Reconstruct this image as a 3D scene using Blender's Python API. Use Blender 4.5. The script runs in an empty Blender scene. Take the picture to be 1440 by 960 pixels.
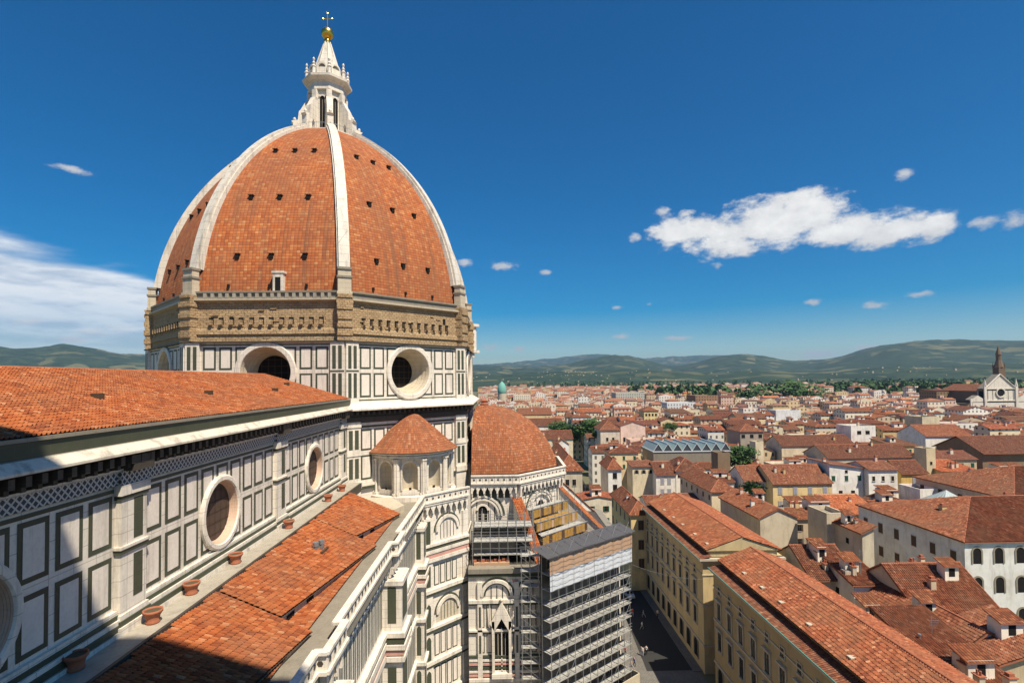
import bpy, math, random
import numpy as np
from mathutils import Vector as V
R = math.radians
rng = random.Random(7)
C = bpy.context.scene.collection
HC = 50.0                       # height of the viewpoint above the street
# ------------------------------------------------------------------ camera, sky, sun, exposure
F, PI_, YA, RO, CY = 742.8, .0279, .0212, -.011, 514.05
cp, sp, cy_, sy_, cr, sr = math.cos(PI_), math.sin(PI_), math.cos(YA), math.sin(YA), math.cos(RO), math.sin(RO)
def ray(px, py):                # direction of the line of sight through a point of the 1440x960 photograph
    a, b = px-720, py-CY
    x, y = a*cr+b*sr, -a*sr+b*cr
    l, u = -x/F, -y/F
    fx, up = cp-u*sp, sp+u*cp
    return V((fx*cy_+l*sy_, -fx*sy_+l*cy_, up))
def H(px, py, h): r = ray(px, py); return r*((h-HC)/r.z)+V((0, 0, HC))
def AX(px, py, x): r = ray(px, py); return r*(x/r.x)+V((0, 0, HC))
cam = bpy.data.cameras.new('camera'); co = bpy.data.objects.new('camera', cam); C.objects.link(co)
cam.sensor_width = 36; cam.lens = 36*F/1440; cam.shift_y = (CY-480)/1440; cam.clip_end = 60000; cam.clip_start = .1
fwd = V((cp*cy_, -cp*sy_, sp)); rt = V((-sy_, -cy_, 0)); up = rt.cross(fwd)
rt2 = rt*cr+up*sr; up2 = up*cr-rt*sr
from mathutils import Matrix
co.matrix_world = Matrix(((rt2.x, up2.x, -fwd.x, 0), (rt2.y, up2.y, -fwd.y, 0), (rt2.z, up2.z, -fwd.z, HC), (0, 0, 0, 1)))
sc = bpy.context.scene; sc.camera = co
sc.view_settings.view_transform = 'Standard'; sc.view_settings.look = 'None'; sc.view_settings.gamma = 1
sc.cycles.diffuse_bounces = 2; sc.view_settings.exposure = EXPO = .50
SUN_AZ, SUN_EL = R(40), R(59.3)
sdir = V((-math.cos(SUN_EL)*math.cos(SUN_AZ), -math.cos(SUN_EL)*math.sin(SUN_AZ), math.sin(SUN_EL)))
sl = bpy.data.lights.new('sun', 'SUN'); sl.energy = 5.0; sl.angle = R(.53); sl.color = (1, .91, .75)
so = bpy.data.objects.new('sun', sl); C.objects.link(so); so.rotation_euler = sdir.to_track_quat('Z', 'Y').to_euler(); so.location = (0, 0, 200)
w = bpy.data.worlds.new('World'); sc.world = w; w.use_nodes = True
def sky():
    nt = w.node_tree; N = nt.nodes; L = nt.links.new; N.clear()
    def n(t, **k):
        o = N.new(t)
        for a, b in k.items(): setattr(o, a, b)
        return o
    def m(op, a, b=None, c=None, clamp=False):
        o = n('ShaderNodeMath', operation=op, use_clamp=clamp)
        for i, q in enumerate((a, b, c)):
            if q is None: continue
            if isinstance(q, (int, float)): o.inputs[i].default_value = q
            else: L(q, o.inputs[i])
        return o.outputs[0]
    st = n('ShaderNodeTexSky'); st.sky_type = 'NISHITA'; st.sun_disc = False
    st.sun_elevation = SUN_EL; st.sun_rotation = math.atan2(sdir.x, sdir.y); st.altitude = 100
    st.air_density = 1.0; st.dust_density = .25; st.ozone_density = 3.0
    hs = n('ShaderNodeHueSaturation'); hs.inputs['Saturation'].default_value = 2.0; hs.inputs['Value'].default_value = 1.38; hs.inputs['Hue'].default_value = .503; L(st.outputs[0], hs.inputs['Color'])
    tc = n('ShaderNodeTexCoord'); sx = n('ShaderNodeSeparateXYZ'); L(tc.outputs['Generated'], sx.inputs[0])
    az = m('ARCTAN2', m('MULTIPLY', sx.outputs[1], -1), sx.outputs[0])
    el = m('DIVIDE', sx.outputs[2], m('SQRT', m('ADD', m('MULTIPLY', sx.outputs[0], sx.outputs[0]), m('MULTIPLY', sx.outputs[1], sx.outputs[1]))))
    cv = n('ShaderNodeCombineXYZ'); L(az, cv.inputs[0]); L(el, cv.inputs[1])
    def noise(scale, det, rough, sxy=(1, 1.6), off=0):
        mp = n('ShaderNodeMapping'); mp.inputs['Scale'].default_value = (scale*sxy[0], scale*sxy[1], 1); mp.inputs['Location'].default_value = (off, off*.7, off)
        L(cv.outputs[0], mp.inputs[0]); t = n('ShaderNodeTexNoise'); t.inputs['Scale'].default_value = 1; t.inputs['Detail'].default_value = det; t.inputs['Roughness'].default_value = rough
        L(mp.outputs[0], t.inputs['Vector']); return t.outputs[0]
    fine = noise(31, 10, .66); puff = noise(11, 5, .5, off=3.1); streak = noise(6, 6, .55, (1, 5), 7.7); billow = noise(40, 6, .6, (1, 1.3), 1.7)
    def blob(px, py, hw, hh):
        r = ray(px, py); a0 = math.atan2(-r.y, r.x); e0 = r.z/math.hypot(r.x, r.y)
        r2 = ray(px+hw, py); wa = abs(math.atan2(-r2.y, r2.x)-a0); r3 = ray(px, py-hh); we = abs(r3.z/math.hypot(r3.x, r3.y)-e0)
        s = n('ShaderNodeVectorMath', operation='SUBTRACT'); L(cv.outputs[0], s.inputs[0]); s.inputs[1].default_value = (a0, e0, 0)
        k = n('ShaderNodeVectorMath', operation='MULTIPLY'); L(s.outputs[0], k.inputs[0]); k.inputs[1].default_value = (1/wa, 1/we, 0)
        le = n('ShaderNodeVectorMath', operation='LENGTH'); L(k.outputs[0], le.inputs[0])
        return m('SUBTRACT', 1, le.outputs['Value'])
    def union(l):
        o = l[0]
        for q in l[1:]: o = m('MAXIMUM', o, q)
        return o
    def smooth(x, a, b):
        o = n('ShaderNodeMapRange'); o.interpolation_type = 'SMOOTHSTEP'; L(x, o.inputs[0]); o.inputs[1].default_value = a; o.inputs[2].default_value = b
        return o.outputs[0]
    dens = union([blob(*b) for b in CLOUDS_MAIN])
    nz = m('ADD', m('MULTIPLY', m('SUBTRACT', fine, .5), 1.5), m('MULTIPLY', m('SUBTRACT', puff, .5), .9))
    f1 = m('ADD', dens, nz)
    a1 = smooth(f1, .02, .56)
    dens2 = union([blob(*b) for b in CLOUDS_SMALL])
    a2 = m('MULTIPLY', smooth(m('ADD', dens2, m('MULTIPLY', m('SUBTRACT', fine, .5), 2.2)), .25, .95), .85)
    dens3 = union([blob(*b) for b in CLOUDS_BANK])
    eo = lambda py: (lambda r: r.z/math.hypot(r.x, r.y))(ray(100, py))
    low = n('ShaderNodeMapRange'); L(el, low.inputs[0]); low.inputs[1].default_value = eo(492); low.inputs[2].default_value = eo(405); low.inputs[3].default_value = .5; low.inputs[4].default_value = 1.
    a3 = m('MULTIPLY', m('MULTIPLY', smooth(m('ADD', dens3, m('MULTIPLY', m('SUBTRACT', streak, .5), .8)), .0, .40), low.outputs[0]), m('ADD', .72, m('MULTIPLY', streak, .75)), clamp=True)
    al = m('MAXIMUM', a1, a2, clamp=True)
    shade = n('ShaderNodeMapRange'); L(m('ADD', m('MULTIPLY', billow, .55), m('MULTIPLY', f1, .22)), shade.inputs[0]); shade.inputs[1].default_value = .2; shade.inputs[2].default_value = .62
    shade.inputs[3].default_value = .66; shade.inputs[4].default_value = 1.0
    base = n('ShaderNodeMapRange'); L(el, base.inputs[0]); base.inputs[1].default_value = eo(356); base.inputs[2].default_value = eo(318); base.inputs[3].default_value = .80; base.inputs[4].default_value = 1.
    cc = n('ShaderNodeMix', data_type='RGBA'); L(m('MULTIPLY', shade.outputs[0], base.outputs[0]), cc.inputs[0]); cc.inputs[6].default_value = tuple(c*CLOUD_LEVEL for c in (.0, .03, .10))+(1,); cc.inputs[7].default_value = tuple(c*CLOUD_LEVEL for c in (1, .99, .97))+(1,)
    mx = n('ShaderNodeMix', data_type='RGBA'); L(al, mx.inputs[0]); L(hs.outputs[0], mx.inputs[6]); L(cc.outputs[2], mx.inputs[7])
    bg = n('ShaderNodeBackground'); bg.inputs['Strength'].default_value = .05; bk = n('ShaderNodeMix', data_type='RGBA'); L(a3, bk.inputs[0]); L(mx.outputs[2], bk.inputs[6]); bw = n('ShaderNodeMix', data_type='RGBA'); L(smooth(noise(9, 7, .6, (1, 4.5), 2.3), .36, .62), bw.inputs[0]); bw.inputs[6].default_value = tuple(c*CLOUD_LEVEL for c in (.50, .60, .74))+(1,); bw.inputs[7].default_value = tuple(c*CLOUD_LEVEL for c in (.84, .89, .95))+(1,); L(bw.outputs[2], bk.inputs[7]); L(bk.outputs[2], bg.inputs['Color'])
    ou = n('ShaderNodeOutputWorld'); L(bg.outputs[0], ou.inputs[0])
CLOUD_LEVEL = 14.6; HAZE = 4.6e-5
CLOUDS_MAIN = [(960, 325, 62, 26), (1010, 330, 90, 34), (1090, 315, 110, 44), (1150, 300, 60, 36), (1190, 322, 110, 30), (1270, 322, 80, 26), (1310, 318, 52, 24), (1130, 285, 50, 22), (1235, 335, 60, 20), (1030, 345, 70, 18)]
CLOUDS_SMALL = [(1272, 244, 22, 12), (1232, 429, 42, 10), (1145, 426, 16, 8), (1292, 413, 34, 8), (1008, 374, 13, 9), (893, 333, 16, 9), (930, 297, 16, 10), (965, 300, 26, 10), (1385, 311, 40, 14), (1425, 312, 34, 22), (708, 374, 34, 11), (768, 383, 13, 8),
    (655, 370, 16, 11), (872, 473, 24, 7), (955, 475, 30, 6), (690, 488, 22, 8), (728, 491, 15, 8), (98, 237, 46, 9), (130, 467, 36, 10), (175, 462, 40, 9), (95, 478, 46, 8), (45, 452, 42, 9), (1150, 497, 48, 11), (1215, 490, 50, 10), (865, 432, 12, 5), (912, 428, 10, 5), (1420, 484, 50, 6)]
CLOUDS_BANK = [(-60, 420, 330, 95), (-260, 380, 400, 130), (90, 445, 190, 62), (170, 425, 120, 40), (120, 490, 330, 40)]
sky()

# ------------------------------------------------------------------ node materials
M = {}
def nodes(name):
    mt = bpy.data.materials.new(name); mt.use_nodes = True; nt = mt.node_tree; M[name] = mt
    b = nt.nodes['Principled BSDF']
    class K: pass
    k = K(); k.m = mt; k.b = b; k.nt = nt
    def n(t, **a):
        o = nt.nodes.new(t)
        for p, q in a.items(): setattr(o, p, q)
        return o
    def l(a, bb): nt.links.new(a, bb)
    def put(o, i, q):
        if q is None: return
        if isinstance(q, (int, float)): o.inputs[i].default_value = q
        elif isinstance(q, tuple): o.inputs[i].default_value = q if len(q) != 3 or o.inputs[i].type != 'RGBA' else q+(1,)
        else: l(q, o.inputs[i])
    def m_(op, a, bb=None, c=None, clamp=False):
        o = n('ShaderNodeMath', operation=op, use_clamp=clamp)
        put(o, 0, a); put(o, 1, bb); put(o, 2, c); return o.outputs[0]
    def mix(f, a, bb, bt='MIX'):
        o = n('ShaderNodeMix', data_type='RGBA', blend_type=bt); put(o, 0, f); put(o, 6, a); put(o, 7, bb); return o.outputs[2]
    def noise(vec, scale, det=4, rough=.55, sc3=None):
        if sc3: mp = n('ShaderNodeMapping'); mp.inputs['Scale'].default_value = sc3; l(vec, mp.inputs[0]); vec = mp.outputs[0]
        o = n('ShaderNodeTexNoise'); put(o, 'Scale', scale); put(o, 'Detail', det); put(o, 'Roughness', rough); l(vec, o.inputs['Vector']); return o.outputs[0]
    def ramp(f, stops, interp='LINEAR'):
        o = n('ShaderNodeValToRGB'); o.color_ramp.interpolation = interp; e = o.color_ramp.elements
        while len(e) < len(stops): e.new(.5)
        for q, (p, c) in zip(e, stops): q.position = p; q.color = tuple(c)+(1,) if len(c) == 3 else c
        l(f, o.inputs[0]); return o.outputs[0]
    def rng_(x, a, bb, c=0., d=1.):
        o = n('ShaderNodeMapRange'); put(o, 0, x); put(o, 1, a); put(o, 2, bb); put(o, 3, c); put(o, 4, d); return o.outputs[0]
    def bump(h, strength, dist):
        o = n('ShaderNodeBump'); put(o, 'Strength', strength); put(o, 'Distance', dist); l(h, o.inputs['Height']); l(o.outputs[0], b.inputs['Normal'])
    k.n, k.l, k.math, k.mix, k.noise, k.ramp, k.map, k.bump = n, l, m_, mix, noise, ramp, rng_, bump
    k.pos = lambda: n('ShaderNodeNewGeometry').outputs['Position']
    k.uv = lambda: n('ShaderNodeTexCoord').outputs['UV']
    k.objcol = lambda: n('ShaderNodeObjectInfo').outputs['Color']
    k.objrnd = lambda: n('ShaderNodeObjectInfo').outputs['Random']
    def col(c): l(c, b.inputs['Base Color'])
    k.col = col
    b.inputs['Roughness'].default_value = .85; b.inputs['Specular IOR Level'].default_value = .25
    return k
def plain(name, c, rough=.7, metal=0, var=.25, scale=2.0):
    k = nodes(name); p = k.pos(); f = k.noise(p, scale, 5, .6)
    k.col(k.mix(f, tuple(x*(1-var) for x in c), tuple(min(1, x*(1+var)) for x in c))); k.b.inputs['Roughness'].default_value = rough; k.b.inputs['Metallic'].default_value = metal
    return k
def tile(name, cw, rh, cols, flat=False, tint=False, strength=.9, stain=.5, jit=1.0, gap=True, streaks=False, vg=.40, hg=.12, gd=.55):
    k = nodes(name); uv = k.uv(); s = k.n('ShaderNodeSeparateXYZ'); k.l(uv, s.inputs[0])
    u = k.math('DIVIDE', s.outputs[0], cw); v = k.math('DIVIDE', s.outputs[1], rh)
    c = k.n('ShaderNodeCombineXYZ'); k.l(k.math('FLOOR', u), c.inputs[0]); k.l(k.math('FLOOR', v), c.inputs[1]); k.l(k.math('MULTIPLY', k.objrnd(), 77.), c.inputs[2])
    wn = k.n('ShaderNodeTexWhiteNoise', noise_dimensions='3D'); k.l(c.outputs[0], wn.inputs['Vector'])
    col = k.ramp(wn.outputs[0], cols); p = k.pos()
    big = k.noise(p, .22, 5, .6); mid = k.noise(p, 1.3, 4, .65)
    col = k.mix(k.map(big, .40, .72, 0, stain), col, (.20, .105, .060))            # lichen and soot in patches
    col = k.mix(k.map(mid, .52, .74, 0, stain*.6), col, (.13, .075, .045))
    col = k.mix(k.map(k.noise(p, .55, 3, .5), .55, .75, 0, .35), col, (.46, .20, .10))    # paler replaced runs
    fu = k.math('FRACT', u); fv = k.math('FRACT', v)
    if gap:                                                                   # dark joints between courses, with the shadow lines of the rows painted in
        g = k.math('MAXIMUM', k.math('LESS_THAN', fv, hg), k.math('MULTIPLY', k.math('LESS_THAN', k.math('ABSOLUTE', k.math('SUBTRACT', fu, .5)), .5), k.math('GREATER_THAN', k.math('ABSOLUTE', k.math('SUBTRACT', fu, .5)), vg)))
        col = k.mix(k.math('MULTIPLY', g, gd), col, (.06, .03, .02))
    if streaks:
        st_ = k.noise(uv, 1., 4, .6, (1.1, .05, 1)); col = k.mix(k.map(st_, .50, .72, 0, .75), col, (.15, .075, .045)); col = k.mix(k.map(k.noise(uv, 1., 5, .6, (.09, .07, 1)), .42, .66, 0, .45), col, (.22, .085, .04))
    if tint: col = k.mix(1, col, k.objcol(), 'MULTIPLY')
    k.col(col)
    if not flat:
        h = k.math('ADD', k.math('MULTIPLY', k.math('SINE', k.math('MULTIPLY', fu, math.pi)), .35 if streaks else 1.), k.math('MULTIPLY', k.math('SUBTRACT', 1, fv), .9 if streaks else .55))
        h = k.math('ADD', h, k.math('MULTIPLY', wn.outputs[0], .45))
        k.bump(h, strength, .09)
    k.b.inputs['Roughness'].default_value = .9
    return k
TC = [(0, (.20, .050, .020)), (.2, (.31, .080, .026)), (.5, (.37, .100, .030)), (.8, (.41, .125, .040)), (.95, (.45, .165, .065)), (1, (.50, .25, .13))]
TB = [(0, (.125, .040, .022)), (.3, (.20, .066, .033)), (.6, (.255, .086, .041)), (.88, (.30, .112, .055)), (.97, (.35, .16, .09)), (1, (.42, .24, .15))]
tile('roof_tile_geo', .26, .42, TC, flat=True, gap=False)
tile('roof_tile_geo_tint', .24, .40, TB, flat=True, tint=True, gap=False, stain=.8)
tile('dome_tile', .54, .46, [(0, (.33, .082, .025)), (.25, (.40, .106, .030)), (.6, (.44, .128, .037)), (.88, (.48, .165, .052)), (1, (.52, .23, .09))], strength=.9, stain=.35, streaks=True, vg=.45, hg=.17, gd=.5)
tile('cone_tile', .45, .45, [(0, (.26, .075, .028)), (.4, (.34, .100, .036)), (.8, (.40, .135, .05)), (1, (.46, .21, .11))], strength=.9, stain=.35, streaks=True, vg=.45, hg=.17, gd=.5)
tile('house_tile', .34, .48, TB, tint=True, strength=1.0)
for i, c in enumerate(((.32, .135, .075), (.20, .085, .052), (.42, .155, .075), (.25, .13, .09))):
    k = nodes('far_tile_%d' % i); p = k.pos(); k.col(k.mix(k.noise(p, .35, 4, .7), tuple(x*.55 for x in c), tuple(x*1.25 for x in c)))
def marble(name, a, bb, dirt, joint=None, rough=.55):
    k = nodes(name); p = k.pos()
    col = k.mix(k.noise(p, .8, 6, .65), a, bb)
    col = k.mix(k.map(k.noise(p, 5, 4, .7), .45, .8, 0, .35), col, tuple(x*.62 for x in bb))
    col = k.mix(k.map(k.noise(p, 1.1, 5, .7, (1, 1, .12)), .50, .78, 0, dirt), col, (.10, .085, .065))       # run-off streaks
    if joint:
        s = k.n('ShaderNodeSeparateXYZ'); k.l(p, s.inputs[0])
        vv = k.math('FRACT', k.math('DIVIDE', s.outputs[2], joint)); k.l
        hh = k.math('FRACT', k.math('DIVIDE', k.math('ADD', s.outputs[0], s.outputs[1]), joint*1.7))
        g = k.math('MAXIMUM', k.math('LESS_THAN', vv, .05), k.math('LESS_THAN', hh, .03))
        col = k.mix(k.math('MULTIPLY', g, .4), col, (.12, .10, .08))
    k.col(col); k.b.inputs['Roughness'].default_value = rough
marble('white_marble', (.86, .785, .67), (.69, .60, .485), .60, .9)
marble('panel_marble', (.86, .775, .665), (.70, .60, .50), .48)
marble('rib_marble', (.76, .70, .60), (.58, .52, .43), .7, 1.3)
marble('ledge_marble', (.80, .71, .58), (.58, .50, .39), .85)
marble('green_marble', (.042, .052, .032), (.090, .096, .060), .3, .55, .5)
marble('pink_marble', (.55, .26, .20), (.62, .36, .29), .3)
marble('grey_stone', (.33, .29, .225), (.22, .19, .145), .4, .8)
marble('shaded_dark_stone', (.045, .038, .030), (.085, .07, .055), .5, .6)  # black-brown stained stone, with the shade under overhangs put into its colour
marble('pale_stone', (.64, .55, .41), (.50, .42, .30), .4, .7)
k = nodes('frieze_lattice'); s = k.n('ShaderNodeSeparateXYZ'); k.l(k.uv(), s.inputs[0])          # inlaid lozenge band
a = k.math('ABSOLUTE', k.math('SUBTRACT', k.math('FRACT', k.math('DIVIDE', k.math('ADD', s.outputs[0], s.outputs[1]), .42)), .5))
bb = k.math('ABSOLUTE', k.math('SUBTRACT', k.math('FRACT', k.math('DIVIDE', k.math('SUBTRACT', s.outputs[0], s.outputs[1]), .42)), .5))
k.col(k.mix(k.math('LESS_THAN', k.math('MINIMUM', a, bb), .15), (.07, .08, .095), (.58, .53, .46)))
k = nodes('rough_brick'); p = k.pos(); br = k.n('ShaderNodeTexBrick'); sx = k.n('ShaderNodeSeparateXYZ'); k.l(p, sx.inputs[0])
cb = k.n('ShaderNodeCombineXYZ'); k.l(k.math('ADD', sx.outputs[0], k.math('MULTIPLY', sx.outputs[1], -1.)), cb.inputs[0]); k.l(sx.outputs[2], cb.inputs[1]); k.l(cb.outputs[0], br.inputs['Vector'])
for i_, v_ in (('Scale', 1.), ('Brick Width', .9), ('Row Height', .34), ('Mortar Size', .03)): br.inputs[i_].default_value = v_
br.inputs['Color1'].default_value = (.53, .37, .205, 1); br.inputs['Color2'].default_value = (.41, .275, .148, 1); br.inputs['Mortar'].default_value = (.27, .18, .10, 1)
g = k.noise(p, 1.6, 6, .75); c_ = k.mix(k.map(g, .5, .82, 0, .6), br.outputs[0], (.17, .11, .06)); c_ = k.mix(k.map(k.noise(p, .5, 4, .6), .5, .7, 0, .5), c_, (.56, .41, .245))
k.col(c_); k.bump(k.math('ADD', g, br.outputs[1]), 1., .25)
k = nodes('house_plaster'); p = k.pos(); f = k.noise(p, .6, 5, .65); c_ = k.mix(1, k.mix(f, (.82, .82, .82), (1.1, 1.1, 1.1)), k.objcol(), 'MULTIPLY')
k.col(k.mix(k.map(k.noise(p, .9, 6, .7, (1, 1, .2)), .5, .78, 0, .5), k.mix(k.map(k.noise(p, .28, 4, .6), .45, .65, 0, .3), c_, (.34, .27, .18)), (.17, .13, .09))); k.b.inputs['Roughness'].default_value = .95
k = nodes('house_plaster_far'); p = k.pos(); f = k.noise(p, .4, 4, .6); s = k.n('ShaderNodeSeparateXYZ'); k.l(k.uv(), s.inputs[0])
u = k.math('FRACT', k.math('DIVIDE', s.outputs[0], 3.1)); v = k.math('FRACT', k.math('DIVIDE', s.outputs[1], 3.4))
wd = k.math('MULTIPLY', k.math('LESS_THAN', k.math('ABSOLUTE', k.math('SUBTRACT', u, .5)), .17), k.math('LESS_THAN', k.math('ABSOLUTE', k.math('SUBTRACT', v, .52)), .24))
k.col(k.mix(k.math('MULTIPLY', wd, .85), k.mix(1, k.mix(f, (.8, .8, .8), (1.1, 1.1, 1.1)), k.objcol(), 'MULTIPLY'), (.035, .035, .03)))
WALLS = [(.74, .57, .33), (.80, .67, .46), (.70, .50, .24), (.82, .72, .55), (.86, .80, .69), (.62, .48, .32), (.76, .53, .40), (.74, .62, .46)]
for i, c in enumerate(WALLS):
    k = nodes('far_wall_%d' % i); p = k.pos(); s = k.n('ShaderNodeSeparateXYZ'); k.l(k.uv(), s.inputs[0])
    u = k.math('FRACT', k.math('DIVIDE', s.outputs[0], 3.3)); v = k.math('FRACT', k.math('DIVIDE', s.outputs[1], 3.5))
    wd = k.math('MULTIPLY', k.math('LESS_THAN', k.math('ABSOLUTE', k.math('SUBTRACT', u, .5)), .17), k.math('LESS_THAN', k.math('ABSOLUTE', k.math('SUBTRACT', v, .52)), .24))
    k.col(k.mix(k.math('MULTIPLY', wd, .8), k.mix(k.noise(p, .3, 4, .6), tuple(x*.75 for x in c), c), (.04, .04, .035)))
plain('dark_glass', (.012, .014, .015), .18, var=.3); plain('window_glass', (.06, .075, .085), .12, var=.3)
plain('void', (.012, .010, .009), .95); plain('timber', (.09, .055, .032), .8)
plain('shutter_green', (.022, .085, .05), .6); plain('shutter_brown', (.085, .05, .03), .7); plain('shutter_grey', (.33, .33, .36), .7)
plain('trim_stone', (.50, .43, .32), .85); plain('terracotta', (.36, .125, .065), .8, scale=6); plain('soil', (.09, .07, .04), .95, scale=9)
k = plain('gilding', (.83, .52, .10), .28, 1., .12)
plain('copper_green', (.12, .30, .24), .6); plain('lead_grey', (.085, .082, .085), .6, scale=3); plain('steel', (.42, .42, .41), .45, .7); plain('plank', (.38, .365, .33), .8, scale=2.5, var=.45)
plain('sheet_white', (.62, .63, .64), .5, scale=1.5); plain('sheet_tan', (.46, .29, .18), .6, scale=2.5); plain('net_dark', (.19, .17, .135), .9, scale=1.2, var=.6); marble('ledge_stone', (.46, .41, .33), (.33, .29, .225), .5, .8); plain('yellow_board', (.34, .195, .05), .75, var=.6, scale=2.2); plain('glass_roof', (.34, .42, .40), .6, scale=1); plain('copper_bright', (.16, .38, .31), .7); plain('church_brown', (.17, .115, .075), .9, scale=.3)
plain('asphalt', (.035, .034, .033), .9, scale=3); plain('skin', (.55, .33, .23), .6); plain('hair', (.04, .025, .015), .7); plain('rubber', (.02, .02, .02), .8)
k = nodes('obj_paint'); k.col(k.objcol()); k.b.inputs['Roughness'].default_value = .35
k = nodes('cloth'); k.col(k.objcol())
k = nodes('paving'); p = k.pos(); c_ = k.mix(k.noise(p, .35, 6, .65), (.135, .125, .112), (.235, .215, .19)); br = k.n('ShaderNodeTexBrick'); k.l(p, br.inputs['Vector'])
br.inputs['Scale'].default_value = .9; br.inputs['Color1'].default_value = (1, 1, 1, 1); br.inputs['Color2'].default_value = (.78, .78, .78, 1); br.inputs['Mortar'].default_value = (.45, .45, .45, 1)
k.col(k.mix(1, c_, br.outputs[0], 'MULTIPLY'))
k = nodes('ground_mat'); p = k.pos(); k.col(k.mix(k.noise(p, .02, 5, .6), (.16, .13, .085), (.10, .12, .055)))
k = nodes('hill_mat'); p = k.pos(); n1 = k.noise(p, .0013, 6, .6); n2 = k.noise(p, .011, 8, .7); vo = k.n('ShaderNodeTexVoronoi'); vo.inputs['Scale'].default_value = .0075; vo.inputs['Randomness'].default_value = 1; k.l(p, vo.inputs['Vector'])
c_ = k.mix(k.map(n2, .42, .60), (.011, .027, .012), (.038, .058, .024)); c_ = k.mix(k.map(n1, .46, .6, 0, .75), c_, (.020, .038, .015))
fs = k.n('ShaderNodeSeparateColor'); k.l(vo.outputs['Color'], fs.inputs[0]); c_ = k.mix(k.math('MULTIPLY', k.math('MULTIPLY', k.math('GREATER_THAN', fs.outputs[0], .78), k.map(n1, .62, .42)), .75), c_, (.15, .135, .06)); k.col(c_)
for nm, a, bb in (('leaf_dark', (.022, .055, .016), (.05, .10, .028)), ('leaf_mid', (.04, .085, .022), (.085, .15, .04))):
    k = nodes(nm); k.col(k.mix(k.noise(k.pos(), 1.2, 3, .6), a, bb)); k.b.inputs['Roughness'].default_value = .7
plain('bark', (.10, .07, .045), .9)

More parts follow.
